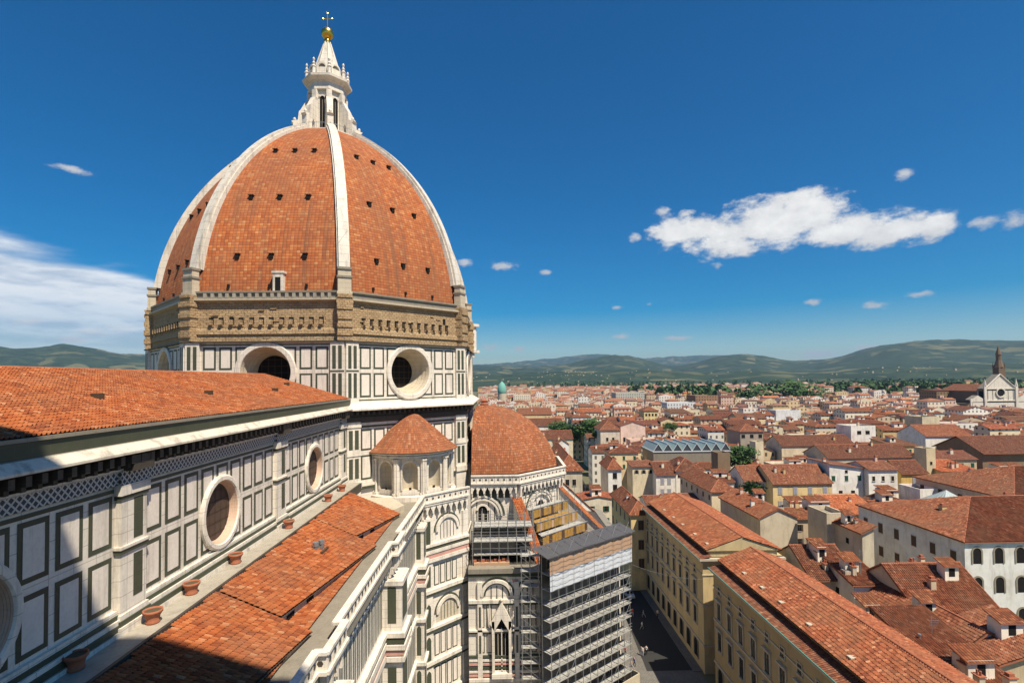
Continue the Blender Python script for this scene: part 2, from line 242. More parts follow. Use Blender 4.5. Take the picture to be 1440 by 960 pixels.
# ------------------------------------------------------------------ mesh helpers
class MB:
    def __init__(s, org=(0, 0, 0)): s.v = []; s.f = []; s.m = []; s.uv = []; s.org = V(org); s.mats = []
    def mi(s, name):
        if name not in s.mats: s.mats.append(name)
        return s.mats.index(name)
    def poly(s, pts, mat, uv=None):
        P = [V(p) for p in pts]; b = len(s.v); s.v += P; s.f.append(tuple(range(b, b+len(P)))); s.m.append(s.mi(mat))
        if uv is None:
            U = P[1]-P[0]; U = U.normalized() if U.length > 1e-9 else V((1, 0, 0))
            n = V((0, 0, 0))
            for i in range(len(P)): n += (P[i]-P[0]).cross(P[(i+1) % len(P)]-P[0])
            W = n.cross(U); W = W.normalized() if W.length > 1e-12 else V((0, 0, 1))
            uv = [((p-P[0]).dot(U), (p-P[0]).dot(W)) for p in P]
        s.uv += list(uv)
    def bx(s, x0, x1, y0, y1, z0, z1, mat, top=None, skip=''):
        a = [(x0, y0), (x1, y0), (x1, y1), (x0, y1)]
        for i in range(4):
            p, q = a[i], a[(i+1) % 4]
            if 'syxn'[i] in skip: continue
            s.poly([(p[0], p[1], z0), (q[0], q[1], z0), (q[0], q[1], z1), (p[0], p[1], z1)], mat)
        s.poly([(x, y, z1) for x, y in a], top or mat); s.poly([(x, y, z0) for x, y in a[::-1]], mat)
    def obx(s, c, ux, ux_l, uy_l, z0, z1, mat):        # box turned in plan: centre, direction, half lengths
        U = V((ux[0], ux[1], 0)).normalized(); W = V((-U.y, U.x, 0)); c = V((c[0], c[1], 0))
        s.prism([c-U*ux_l-W*uy_l, c+U*ux_l-W*uy_l, c+U*ux_l+W*uy_l, c-U*ux_l+W*uy_l], z0, z1, mat)
    def prism(s, pts, z0, z1, mat, top=None, cap=True):
        n = len(pts)
        for i in range(n):
            p, q = pts[i], pts[(i+1) % n]
            s.poly([(p[0], p[1], z0), (q[0], q[1], z0), (q[0], q[1], z1), (p[0], p[1], z1)], mat)
        if cap: s.poly([(p[0], p[1], z1) for p in pts], top or mat); s.poly([(p[0], p[1], z0) for p in pts[::-1]], mat)
    def tube(s, p, q, r, n=6, mat='steel', r2=None):
        p, q = V(p), V(q); d = (q-p).normalized(); a = d.orthogonal().normalized(); b = d.cross(a); r2 = r if r2 is None else r2
        A = [p+(a*math.cos(2*math.pi*i/n)+b*math.sin(2*math.pi*i/n))*r for i in range(n)]; B = [q+(a*math.cos(2*math.pi*i/n)+b*math.sin(2*math.pi*i/n))*r2 for i in range(n)]
        for i in range(n): j = (i+1) % n; s.poly([A[i], A[j], B[j], B[i]], mat)
        if r > .02: s.poly(A[::-1], mat); s.poly(B, mat)
    def lathe(s, cx, cy, prof, n, mat, a0=0., a1=2*math.pi, ap=False, ux=1.):
        k = 1/math.cos((a1-a0)/n/2) if ap else 1.; arc = 0
        for (r0, z0), (r1, z1) in zip(prof, prof[1:]):
            dl = math.hypot(r1-r0, z1-z0)
            for i in range(n):
                t, u = a0+(a1-a0)*i/n, a0+(a1-a0)*(i+1)/n
                P = lambda r, z, t: (cx+r*k*math.cos(t), cy+r*k*math.sin(t), z)
                rm = max(r0, r1); ua, ub = rm*t*ux, rm*u*ux
                if r1 < 1e-6: s.poly([P(r0, z0, t), P(r0, z0, u), P(r1, z1, t)], mat, [(r0*t, arc), (r0*u, arc), (r0*(t+u)/2, arc+dl)])
                elif r0 < 1e-6: s.poly([P(r0, z0, t), P(r1, z1, u), P(r1, z1, t)], mat)
                else:
                    tm = (t+u)/2; h0, h1 = r0*(u-t)/2, r1*(u-t)/2; c0 = rm*tm
                    s.poly([P(r0, z0, t), P(r0, z0, u), P(r1, z1, u), P(r1, z1, t)], mat, [(c0-h0, arc), (c0+h0, arc), (c0+h1, arc+dl), (c0-h1, arc+dl)])
            arc += dl
    def ball(s, c, r, mat, n=10, sz=1.):
        s.lathe(c[0], c[1], [(max(1e-7, r*math.sin(math.pi*i/n)) if 0 < i < n else 0., c[2]-r*sz*math.cos(math.pi*i/n)) for i in range(n+1)], n, mat)
    def build(s, name, parent=None, smooth=False):
        me = bpy.data.meshes.new(name); v = np.array([tuple(p-s.org) for p in s.v], 'f')
        me.vertices.add(len(v)); me.vertices.foreach_set('co', v.ravel())
        ln = np.array([len(f) for f in s.f], 'i'); st = np.concatenate(([0], np.cumsum(ln)[:-1])).astype('i')
        me.loops.add(int(ln.sum())); me.loops.foreach_set('vertex_index', np.concatenate([np.array(f, 'i') for f in s.f]))
        me.polygons.add(len(ln)); me.polygons.foreach_set('loop_start', st); me.polygons.foreach_set('loop_total', ln); me.polygons.foreach_set('material_index', np.array(s.m, 'i'))
        if smooth: me.polygons.foreach_set('use_smooth', np.ones(len(ln), bool))
        for n in s.mats: me.materials.append(M[n])
        if not smooth: me.polygons.foreach_set('use_smooth', np.zeros(len(ln), bool))
        if getattr(s, 'lz', 0): lantern_z(me, s.org.z)
        u = me.uv_layers.new(name='UVMap'); u.data.foreach_set('uv', np.array(s.uv, 'f').ravel()); me.update(calc_edges=True); me.validate()
        if smooth: import bmesh; b_ = bmesh.new(); b_.from_mesh(me); bmesh.ops.remove_doubles(b_, verts=b_.verts, dist=.002); b_.to_mesh(me); b_.free()
        return link(name, me, parent)
def link(name, me, parent=None, loc=None, rz=0., color=None):
    o = bpy.data.objects.new(name, me); C.objects.link(o)
    if parent: o.parent = parent
    if loc is not None: o.location = loc
    if rz: o.rotation_euler = (0, 0, rz)
    if color: o.color = tuple(color)+(1,)
    return o
def tag(o, label, cat, group=None):
    o['label'] = label; o['category'] = cat
    if group: o['group'] = group
    return o
def root(name, label, cat, loc, rz=0., group=None): return tag(link(name, None, None, loc, rz), label, cat, group)
def struct(o, kind='structure'): o['kind'] = kind; return o
def copy_tree(o, parent=None):
    c = o.copy(); C.objects.link(c); c.parent = parent
    for ch in list(o.children): copy_tree(ch, c)
    return c
class Wall:                       # a flat wall: s along it, t up, off outwards; round holes cut what is drawn on it
    def __init__(w, mb, o, sd, n): w.mb = mb; w.o = V(o); w.s = V(sd).normalized(); w.n = V(n).normalized(); w.holes = []
    def P(w, s, t, off=0.): return w.o+w.s*s+V((0, 0, t))+w.n*off
    def q(w, s0, s1, t0, t1, off, mat): w.mb.poly([w.P(s0, t0, off), w.P(s1, t0, off), w.P(s1, t1, off), w.P(s0, t1, off)], mat, [(s0, t0), (s1, t0), (s1, t1), (s0, t1)])
    def rect(w, s0, s1, t0, t1, off, mat):
        for cs, ct, r in w.holes:
            if s1 > cs-r and s0 < cs+r and t1 > ct-r and t0 < ct+r:
                a = max(s0, cs-r); b = min(s1, cs+r)
                if a > s0+1e-4: w.q(s0, a, t0, t1, off, mat)
                if b < s1-1e-4: w.q(b, s1, t0, t1, off, mat)
                n = max(1, int((b-a)/.12)); 
                for i in range(n):
                    x0, x1 = a+(b-a)*i/n, a+(b-a)*(i+1)/n; d0 = math.sqrt(max(0, r*r-(x0-cs)**2)); d1 = math.sqrt(max(0, r*r-(x1-cs)**2))
                    lo0, lo1 = min(t1, ct-d0), min(t1, ct-d1)
                    if lo0 > t0+1e-4 or lo1 > t0+1e-4: w.mb.poly([w.P(x0, t0, off), w.P(x1, t0, off), w.P(x1, max(t0, lo1), off), w.P(x0, max(t0, lo0), off)], mat, [(x0, t0), (x1, t0), (x1, lo1), (x0, lo0)])
                    h0, h1 = max(t0, ct+d0), max(t0, ct+d1)
                    if h0 < t1-1e-4 or h1 < t1-1e-4: w.mb.poly([w.P(x0, min(t1, h0), off), w.P(x1, min(t1, h1), off), w.P(x1, t1, off), w.P(x0, t1, off)], mat, [(x0, h0), (x1, h1), (x1, t1), (x0, t1)])
                return
        w.q(s0, s1, t0, t1, off, mat)
    def box(w, s0, s1, t0, t1, d, mat, top=None):        # a block standing proud of the wall by d
        P = w.P; f = [[P(s0, t0, d), P(s1, t0, d), P(s1, t1, d), P(s0, t1, d)], [P(s0, t1, d), P(s1, t1, d), P(s1, t1), P(s0, t1)], [P(s0, t0), P(s1, t0), P(s1, t0, d), P(s0, t0, d)],
            [P(s0, t0), P(s0, t0, d), P(s0, t1, d), P(s0, t1)], [P(s1, t0, d), P(s1, t0), P(s1, t1), P(s1, t1, d)]]
        for i, g in enumerate(f): w.mb.poly(g, (top or mat) if i == 1 else mat)
    def panel(w, s0, s1, t0, t1, fr=.26, off=.02, inner='panel_marble', frame='green_marble'):
        w.rect(s0, s1, t0, t1, off, frame); w.rect(s0+fr, s1-fr, t0+fr, t1-fr, off+.018, inner)
    def arcpts(w, cs, ct, r, n=16, a0=0., a1=math.pi): return [(cs+r*math.cos(a0+(a1-a0)*i/n), ct+r*math.sin(a0+(a1-a0)*i/n)) for i in range(n+1)]
    def ring(w, cs, ct, prof, n, mat, a0=0., a1=2*math.pi):     # profile (radius, off) swept round a circle on the wall
        for (r0, d0), (r1, d1) in zip(prof, prof[1:]):
            for i in range(n):
                t, u = a0+(a1-a0)*i/n, a0+(a1-a0)*(i+1)/n
                Q = lambda r, d, t: w.P(cs+r*math.cos(t), ct+r*math.sin(t), d)
                w.mb.poly([Q(r0, d0, t), Q(r0, d0, u), Q(r1, d1, u), Q(r1, d1, t)], mat)
    def disc(w, cs, ct, r, off, mat, n=32, a0=0., a1=2*math.pi): w.mb.poly([w.P(cs+r*math.cos(a0+(a1-a0)*i/n), ct+r*math.sin(a0+(a1-a0)*i/n), off) for i in range(n+(0 if a1-a0 > 6 else 1))], mat)
    def lancet(w, cs, t0, t1, hw, off, mat):            # pointed arch shape
        h = hw*1.5; w.mb.poly([w.P(cs-hw, t0, off), w.P(cs+hw, t0, off), w.P(cs+hw, t1-h, off), w.P(cs+hw*.72, t1-h*.45, off), w.P(cs, t1, off), w.P(cs-hw*.72, t1-h*.45, off), w.P(cs-hw, t1-h, off)], mat)
def tile_sheet(name, O, U, W, width, lo, hi, parent, org, mat='roof_tile_geo', cw=.26, rh=.42, amp=.085, lift=.055, seed=1):
    # real rows of curved roof tiles on a slope: U along the eave, W up the slope, lo/hi give where each column starts and ends
    rs = np.random.RandomState(seed); O, U, W = np.array(O, float), np.array(U, float), np.array(W, float); U /= np.linalg.norm(U); W /= np.linalg.norm(W); Nn = np.cross(U, W); Nn *= np.sign(Nn[2])
    pu = np.array([0, .12, .26, .40, .52, .76, 1.]); ph = np.array([0, .62, 1., .62, 0, -.18, 0])*amp
    vs, fs, uvs = [], [], []; base = 0
    for i in range(int(width/cw)):
        uc = (i+.5)*cw; v0, v1 = lo(uc), hi(uc)
        n = int(round((v1-v0)/rh))
        if n < 1: continue
        r0 = int(math.floor(v0/rh)); vv = []; hh = []; rr = []
        for k in range(n):
            j = rs.uniform(-.05, .05)*rh; l = lift*rs.uniform(.7, 1.4)
            vv += [v0+k*rh-(.04+j if k else 0), v0+(k+1)*rh]; hh += [l, 0.]; rr += [r0+k, r0+k]
        vv = np.minimum(np.array(vv), v1); hh = np.array(hh); nr = len(vv); du = rs.uniform(-.012, .012)
        uu = (i+pu)*cw+du
        P = O+np.add.outer(vv, 0*uu)[..., None]*W+np.add.outer(0*vv, uu)[..., None]*U+(np.add.outer(hh, ph))[..., None]*Nn
        vs.append(P.reshape(-1, 3)); k7 = 7
        a = (np.arange(nr-1)[:, None]*k7+np.arange(6)[None]).ravel()+base
        fs.append(np.stack([a, a+1, a+k7+1, a+k7], 1))
        rowid = np.repeat(np.array([rr[q] if q % 2 == 0 else rr[q]+.0 for q in range(nr-1)]), 6)
        q = np.stack([np.full(len(a), (i+.5)*cw), (rowid+.5)*rh], 1); uvs.append(np.repeat(q, 4, 0)); base += nr*k7
    v = np.concatenate(vs)-np.array(org, float); f = np.concatenate(fs); me = bpy.data.meshes.new(name)
    me.vertices.add(len(v)); me.vertices.foreach_set('co', v.astype('f').ravel()); me.loops.add(f.size); me.loops.foreach_set('vertex_index', f.ravel().astype('i'))
    me.polygons.add(len(f)); me.polygons.foreach_set('loop_start', (np.arange(len(f))*4).astype('i')); me.polygons.foreach_set('loop_total', np.full(len(f), 4, 'i'))
    me.polygons.foreach_set('use_smooth', np.zeros(len(f), bool)); me.materials.append(M[mat]); u = me.uv_layers.new(name='UVMap'); u.data.foreach_set('uv', np.concatenate(uvs).astype('f').ravel()); me.update(calc_edges=True)
    return link(name, me, parent)
# ================================================================== the cathedral (heights here are above street + 6, see CORG)
CORG = (104, 33.8, -6)
DC = (104., 33.8); AP = 27.3; SIDE = AP*2*math.tan(R(22.5))
marble('tan_marble', (.62, .44, .31), (.52, .34, .24), .3)
plain('dusty_glass', (.085, .055, .04), .5, scale=3)
cath = root('cathedral', 'huge marble cathedral with red octagonal dome and white ribs', 'cathedral', (104, 33.8, 0))
def cmb(): return MB(CORG)
def facet(mb, c, ap, ang, t0=0.):
    n = V((math.cos(R(ang)), math.sin(R(ang)), 0)); sd = V((-n.y, n.x, 0)); h = ap*math.tan(R(22.5))
    return Wall(mb, V((c[0], c[1], t0))+n*ap-sd*h, sd, n), 2*h
def seg(mb, A, B, t0=0.):          # wall from A to B in plan, outside on the right-hand side of travel left to right as seen
    A, B = V((A[0], A[1], 0)), V((B[0], B[1], 0)); sd = (B-A).normalized(); return Wall(mb, A+V((0, 0, t0)), sd, V((sd.y, -sd.x, 0))), (B-A).length
OCT = dict(n=8, a0=R(22.5), a1=R(382.5), ap=True)
def oculus(w, cs, ct, Ro, Ri, depth, parent, ring_mat='white_marble', bev='white_marble', glass='void', lip=.48):
    mb = MB(CORG); v = Wall(mb, w.o, w.s, w.n)
    v.ring(cs, ct, [(Ro, -.05), (Ro, .22), (Ro-.12, .30), (Ro-lip+.08, .30), (Ro-lip, .2)], 56, ring_mat)
    st = [(Ro-lip, .2)]; n = 5
    for i in range(1, n+1):
        f = i/n; r = Ro-lip+(Ri-Ro+lip)*f; d = .2-(depth+.2)*f; st += [(r, st[-1][1]-(depth+.2)/n*.75), (r, d)]
    v.ring(cs, ct, st, 56, bev); v.disc(cs, ct, Ri, -depth, glass, 40)
    o = mb.build('oculus', parent)
    mb = MB(CORG); v = Wall(mb, w.o, w.s, w.n)
    for i in range(-2, 3):
        h = math.sqrt(Ri*Ri-(i*Ri*.38)**2)*.98; x = i*Ri*.38; v.box(cs+x-.03, cs+x+.03, ct-h, ct+h, 0, 'timber')
        v.box(cs-h, cs+h, ct+x-.03, ct+x+.03, 0, 'timber')
    for p in range(len(mb.v)): mb.v[p] = mb.v[p]-w.n*(depth-.03)
    # give the bars thickness towards the outside
    mb.build('glazing_bars', o)
    return o
def bands(w, s0, s1, lst):
    for t0, t1, d, mt in lst: w.box(s0, s1, t0, t1, d, mt)
# ---- nave clerestory
NY = 22.3; BAY = [11.0, 32.2, 53.4, 74.2]; OCX = [22.2, 42.5, 63.4]
mb = cmb(); w = Wall(mb, (0, NY, 0), (1, 0, 0), (0, -1, 0)); w.holes = [(x, 33.9, 2.75) for x in OCX]
for a, b in ((-14, 11), (11, 32.2), (32.2, 53.4), (53.4, 76.6)): w.rect(a, b, 24, 38.2, 0, 'white_marble')
for bi in range(-1, 3):
    a = (BAY[bi]+1.15) if bi >= 0 else -13; b = BAY[bi+1]-1.15; n = 9; pt = (b-a)/n
    for i in range(n):
        x0 = a+pt*(i+.5)-pt*.41; x1 = x0+pt*.82
        w.panel(x0, x1, 34.75, 37.65, .27); w.panel(x0, x1, 31.3, 34.2, .27)
    bands(w, a, b, [(30.0, 30.35, .5, 'green_marble'), (30.35, 30.6, .42, 'white_marble'), (30.6, 30.85, .30, 'green_marble'), (30.85, 31.1, .22, 'white_marble'), (37.8, 38.0, .06, 'green_marble'), (29.3, 30.0, .62, 'white_marble')])
clere = mb.build('clerestory_wall', cath)
for x in OCX: oculus(w, x, 33.9, 2.9, 2.2, .38, clere, 'white_marble', 'tan_marble', 'dusty_glass')
for x in BAY:
    mb = cmb(); v = Wall(mb, (0, NY, 0), (1, 0, 0), (0, -1, 0)); h = 1.1
    v.box(x-h, x+h, 29.3, 38.1, .36, 'white_marble'); u = Wall(mb, (0, NY-.36, 0), (1, 0, 0), (0, -1, 0))
    for t0, t1 in ((31.5, 34.0), (34.9, 37.3)): u.rect(x-.05, x+.75, t0, t1, .015, 'green_marble')
    for t0, t1, d, mt in ((29.3, 30.2, .35, 'white_marble'), (30.2, 30.5, .22, 'green_marble'), (30.5, 30.8, .12, 'white_marble'), (34.25, 34.5, .10, 'green_marble'), (34.5, 34.68, .16, 'white_marble'), (37.35, 37.6, .08, 'green_marble'), (37.6, 38.2, .16, 'white_marble')):
        mb.bx(x-h-d, x+h+d, NY-.36-d*.8, NY-.01, t0, t1, mt)
    mb.build('pilaster', cath)
# ---- nave cornice: lozenge frieze, corbels, sloping marble ledge, green strip
mb = cmb(); v = Wall(mb, (0, NY, 0), (1, 0, 0), (0, -1, 0)); X0, X1 = -14, 76.8
v.box(X0, X1, 38.2, 38.95, .18, 'frieze_lattice')
def sweep(prof, mats, X0=X0, X1=X1, y0=NY):
    for (d0, z0), (d1, z1), mt in zip(prof, prof[1:], mats): mb.poly([(X0, y0-d0, z0), (X1, y0-d0, z0), (X1, y0-d1, z1), (X0, y0-d1, z1)], mt)
sweep([(.18, 38.95), (.34, 39.0), (.34, 39.15), (.22, 39.2), (.22, 39.9), (1.05, 40.0), (1.2, 40.05), (1.2, 40.18), (.66, 40.62), (.58, 40.66), (.58, 41.45)], ['white_marble', 'white_marble', 'shaded_dark_stone', 'shaded_dark_stone', 'shaded_dark_stone', 'grey_stone', 'ledge_marble', 'ledge_marble', 'grey_stone', 'green_marble'])
x = X0
while x < X1-.6:
    mb.bx(x, x+.32, NY-.98, NY-.2, 39.45, 39.93, 'shaded_dark_stone'); mb.bx(x+.04, x+.28, NY-.75, NY-.2, 39.2, 39.45, 'shaded_dark_stone'); x += .85
for x in BAY: mb.bx(x-1.15, x+1.15, NY-.42, NY-.1, 38.2, 39.0, 'frieze_lattice'); mb.bx(x-.9, x+.9, NY-.95, NY-.1, 39.0, 39.9, 'shaded_dark_stone')
mb.build('nave_cornice', cath)
# ---- nave roof of real tile rows
RS = math.hypot(33.8-21.75, 45.25-41.6)
tile_sheet('nave_roof', (-14, 21.75, 41.62), (1, 0, 0), (0, 33.8-21.75, 45.25-41.6), 90.6, lambda u: 0, lambda u: RS, cath, CORG, rh=.42, cw=.27, seed=3, amp=.10, lift=.06)
mb = cmb(); mb.poly([(-14, 21.75, 41.5), (76.7, 21.75, 41.5), (76.7, 33.8, 45.15), (-14, 33.8, 45.15)], 'timber'); mb.poly([(76.7, 45.9, 41.5), (-14, 45.9, 41.5), (-14, 33.8, 45.15), (76.7, 33.8, 45.15)], 'house_tile')
mb.bx(-14, 76.7, 21.62, 21.9, 41.44, 41.62, 'grey_stone'); mb.poly([(-14, 45.3, -6), (-14, 22.3, -6), (-14, 22.3, 41.5), (-14, 33.8, 45.1), (-14, 45.3, 41.5)], 'white_marble'); mb.poly([(76.7, 45.3, 24), (-14, 45.3, 24), (-14, 45.3, 41.5), (76.7, 45.3, 41.5)], 'white_marble')
for x in (25.2, 35.2, 48, 62, 70.5):                     # small vent hoods
    f = .45+.1*math.sin(x); y = 21.75+(33.8-21.75)*f; z = 41.62+(45.25-41.6)*f; mb.bx(x-.25, x+.25, y-.3, y+.25, z, z+.42, 'timber', 'house_tile')
mb.tube((-14, 33.8, 45.22), (76.6, 33.8, 45.22), .17, 8, 'terracotta')
mb.build('roof_base', cath)
# ---- drum of the dome
OCR = 4.4
for ang in (180, 225, 135, 270, 315, 0, 45, 90):
    mb = cmb(); w, L = facet(mb, DC, AP, ang); seen = ang in (180, 225, 135, 270)
    w.holes = [(L/2, 45.55, OCR-.1)] if seen else []
    w.rect(0, L, 40.9, 49.9, 0, 'white_marble'); w.holes and None
    if seen:
        a, b = 2.15, L-2.15; n = 8; pt = (b-a)/n
        for i in range(n):
            x0 = a+pt*(i+.5)-pt*.40; x1 = x0+pt*.80
            w.panel(x0, x1, 45.95, 49.2, .27); w.panel(x0, x1, 41.75, 45.35, .27)
        w.rect(2., L-2., 49.45, 49.62, .02, 'green_marble'); w.rect(2., L-2., 41.25, 41.42, .02, 'green_marble')
        for s0 in (0, L-2.0):
            w.box(s0, s0+2.0, 40.9, 49.9, .38, 'white_marble')
            u = Wall(mb, w.o+w.n*.38, w.s, w.n)
            for q in (.30, 1.15):
                u.rect(s0+q, s0+q+.52, 45.95, 49.3, .015, 'green_marble'); u.rect(s0+q, s0+q+.52, 41.7, 45.3, .015, 'green_marble')
            u.rect(s0, s0+2, 45.5, 45.75, .015, 'green_marble')
    d = mb.build('drum_wall', cath)
    if seen: oculus(w, L/2, 45.55, OCR, 2.55, 3.1, d, 'white_marble', 'pale_stone', lip=.8)
    if not seen: continue
    # lower stage of the drum, below the great cornice
    mb = cmb(); w, L = facet(mb, DC, AP-.1, ang); w.rect(0, L, 22, 38.3, 0, 'white_marble')
    n = 8; a, b = 2.3, L-2.3; pt = (b-a)/n
    for i in range(n):
        x0 = a+pt*(i+.5)-pt*.41; x1 = x0+pt*.82; w.panel(x0, x1, 33.9, 37.0, .27); w.panel(x0, x1, 29.6, 33.2, .27)
    for s0 in (0, L-2.2):
        w.box(s0, s0+2.2, 22, 38.3, .55, 'white_marble'); u = Wall(mb, w.o+w.n*.55, w.s, w.n)
        for t0, t1 in ((30.0, 32.9), (34.2, 37.0)):
            for q in (.3, 1.25): u.rect(s0+q, s0+q+.62, t0, t1, .015, 'green_marble')
        u.box(s0-.05, s0+2.25, 33.3, 33.6, .12, 'white_marble'); u.box(s0-.05, s0+2.25, 28.6, 29.5, .2, 'white_marble'); u.box(s0-.05, s0+2.25, 37.4, 37.8, .12, 'white_marble')
    bands(w, 2.2, L-2.2, [(28.3, 28.7, .4, 'green_marble'), (28.7, 29.1, .3, 'white_marble'), (37.3, 37.55, .1, 'green_marble'), (37.6, 38.0, .25, 'white_marble')])
    mb.build('drum_base_wall', cath)
mb = cmb(); mb.lathe(*DC, [(AP, 38.0), (AP+.5, 38.2), (AP+.55, 38.9), (AP+.4, 39.0), (AP+.45, 39.7), (AP+1.5, 39.85)], mat='shaded_dark_stone', **OCT)
mb.lathe(*DC, [(AP+1.5, 39.85), (AP+1.7, 39.9), (AP+1.7, 40.15), (AP+.5, 40.85), (AP+.42, 40.95), (AP, 41.0)], mat='white_marble', **OCT)
for ang in (180, 225, 270, 135):
    w, L = facet(mb, DC, AP+.42, ang); s = .4
    while s < L-.4: w.box(s, s+.34, 39.25, 39.8, .85, 'shaded_dark_stone'); s += .9
mb.build('drum_cornice', cath)
# ---- rough brick stage
mb = cmb(); mb.lathe(*DC, [(AP+.55, 49.85), (AP+.55, 50.0), (AP-.35, 50.12)], mat='shaded_dark_stone', **OCT)
mb.lathe(*DC, [(AP-.35, 50.1), (AP-.35, 51.0), (AP-.15, 51.1), (AP-.22, 51.75), (AP-.42, 51.9), (AP-.46, 56.0)], mat='rough_brick', **OCT)
mb.lathe(*DC, [(AP-.46, 55.85), (AP+.14, 55.98), (AP+.16, 56.25)], mat='pale_stone', **OCT)
mb.lathe(*DC, [(AP+.16, 56.25), (AP-.35, 56.3), (AP-.35, 57.0), (AP-.1, 57.1), (AP-.1, 57.35), (AP-.7, 57.4)], mat='grey_stone', **OCT)
for ang in (180, 225, 135, 270):
    w, L = facet(mb, DC, AP-.44, ang); u, _ = facet(mb, DC, AP-.36, ang)
    for i in range(12):
        s = 3.2+i*(L-6.4)/11+rng.uniform(-.08, .08); w.rect(s-.42, s+.30, 52.5, 53.55, .03, 'void'); w.box(s-.2, s+.16, 52.45, 53.2, .55, 'rough_brick'); w.box(s-.42, s+.30, 52.25, 52.48, .12, 'rough_brick')
    s = 2.2
    while ang == 180 and s < L-2.2: u.box(s, s+.42, 56.32, 57.0, .4, 'ledge_stone'); s += 1.02+rng.uniform(-.05, .12)
    for j in range(14): s = rng.uniform(2.5, L-2.5); t = rng.uniform(50.3, 55.3); w.box(s-rng.uniform(.1, .5), s+rng.uniform(.1, .6), t, t+.16, rng.uniform(.08, .2), 'rough_brick')
    if ang == 225: w.rect(18.2, 18.75, 53.6, 54.6, .04, 'void')
stage = mb.build('brick_stage', cath)
for k8 in range(8):
    t = R(22.5+45*k8); rr = (AP-.3)/math.cos(R(22.5)); mb = cmb(); c = (DC[0]+rr*math.cos(t), DC[1]+rr*math.sin(t)); z = 50.05; i = 0
    while z < 56.6: hh = rng.uniform(.55, .95); mb.obx(c, (math.cos(t), math.sin(t)), .58+(i % 2)*.14, 1.08+rng.uniform(-.12, .12), z, min(z+hh, 56.8)+.004, 'rough_brick'); z += hh; i += 1
    mb.build('corner_pier', cath)
    mb = cmb(); c2 = (DC[0]+(rr-.35)*math.cos(t), DC[1]+(rr-.35)*math.sin(t)); d = (math.cos(t), math.sin(t))
    mb.obx(c2, d, .72, 1.08, 56.75, 57.2, 'pale_stone'); mb.obx(c2, d, .6, .95, 57.2, 59.2, 'pale_stone'); mb.obx(c2, d, .72, 1.08, 59.2, 59.5, 'grey_stone'); mb.obx(c2, d, .55, .92, 59.5, 60.4, 'pale_stone'); mb.obx(c2, d, .7, 1.02, 60.4, 60.75, 'grey_stone')
    mb.build('rib_pedestal', cath)
# ---- dome shell and ribs
RC, RR, Z0 = 13.7, 42.1, 54.5
def rz(z): return math.sqrt(RR*RR-(z-Z0)**2)-RC       # distance of the corner line from the axis
ZT = 91.2; NZ = 44
zs = [57.3+(ZT-57.3)*(i/NZ) for i in range(NZ+1)]
mb = cmb(); ca, ta = math.cos(R(22.5)), math.tan(R(22.5)); arc = 0
for i in range(NZ):
    a0, a1 = rz(zs[i])*ca, rz(zs[i+1])*ca; dl = math.hypot(a1-a0, zs[i+1]-zs[i])
    for k8 in range(8):
        n = V((math.cos(R(45*k8)), math.sin(R(45*k8)), 0)); sd = V((-n.y, n.x, 0)); c = V((DC[0], DC[1], 0))
        for j in range(6):
            f0, f1 = -1+j/3, -1+(j+1)/3; P = lambda a, f, z: c+n*a+sd*(a*ta*f)+V((0, 0, z)); of = 40*k8
            mb.poly([P(a0, f0, zs[i]), P(a0, f1, zs[i]), P(a1, f1, zs[i+1]), P(a1, f0, zs[i+1])], 'dome_tile', [(of+a0*ta*f0, arc), (of+a0*ta*f1, arc), (of+a1*ta*f1, arc+dl), (of+a1*ta*f0, arc+dl)])
    arc += dl
for k8 in (3, 4, 5, 6):                                   # rows of little openings with dark hoods
    n = V((math.cos(R(45*k8)), math.sin(R(45*k8)), 0)); sd = V((-n.y, n.x, 0))
    for z in (62.8, 72.6, 82.4):
        a = rz(z)*ca; sl = (rz(z+.5)-rz(z-.5))*ca
        for f in (-.47, .0, .47):
            c = V((DC[0], DC[1], 0))+n*(a+.12)+sd*(a*ta*f); mb.obx(c, n, .2, .27, z-.33, z+.33, 'void'); mb.obx(c, n, .3, .42, z+.33, z+.44, 'house_tile')
    for f in (-.55, 0, .5): a = rz(58.2)*ca; c = V((DC[0], DC[1], 0))+n*(a+.05)+sd*(a*ta*f); mb.obx(c, n, .2, .16, 58., 58.5, 'void')
dome = mb.build('dome_shell', cath)
mb = cmb(); n = V((-1, 0, 0)); c = V((DC[0], DC[1]-1.5, 0))+n*(rz(58)*ca+.25)      # marble-framed door above the gallery, on the west face
mb.obx(c, n, .5, .75, 57.1, 60.0, 'white_marble'); mb.obx(c+n*.35, n, .2, .38, 57.0, 59.4, 'void'); mb.obx(c, n, .6, .9, 60.0, 60.3, 'white_marble'); mb.build('gallery_door', cath)
for k8 in range(8):
    t = R(22.5+45*k8); d = V((math.cos(t), math.sin(t), 0)); s = V((-d.y, d.x, 0)); mb = cmb(); c = V((DC[0], DC[1], 0)); arc = 0
    zz = [60.7+(91.5-60.7)*i/30 for i in range(31)]
    for a, b in zip(zz, zz[1:]):
        def prof(z):
            r = rz(z); nv = V((d.x*(r+RC), d.y*(r+RC), z-Z0)).normalized(); p = c+d*r+V((0, 0, z)); hw = .74-.1*(z-60)/34
            return [p-s*(hw+.18)-nv*.9, p-s*(hw+.18)+nv*.28, p-s*hw+nv*.3, p-s*hw+nv*.72, p+s*hw+nv*.72, p+s*hw+nv*.3, p+s*(hw+.18)+nv*.28, p+s*(hw+.18)-nv*.9]
        A, B = prof(a), prof(b)
        for i in range(7): mb.poly([A[i], A[i+1], B[i+1], B[i]], 'rib_marble')
    mb.build('rib', dome)
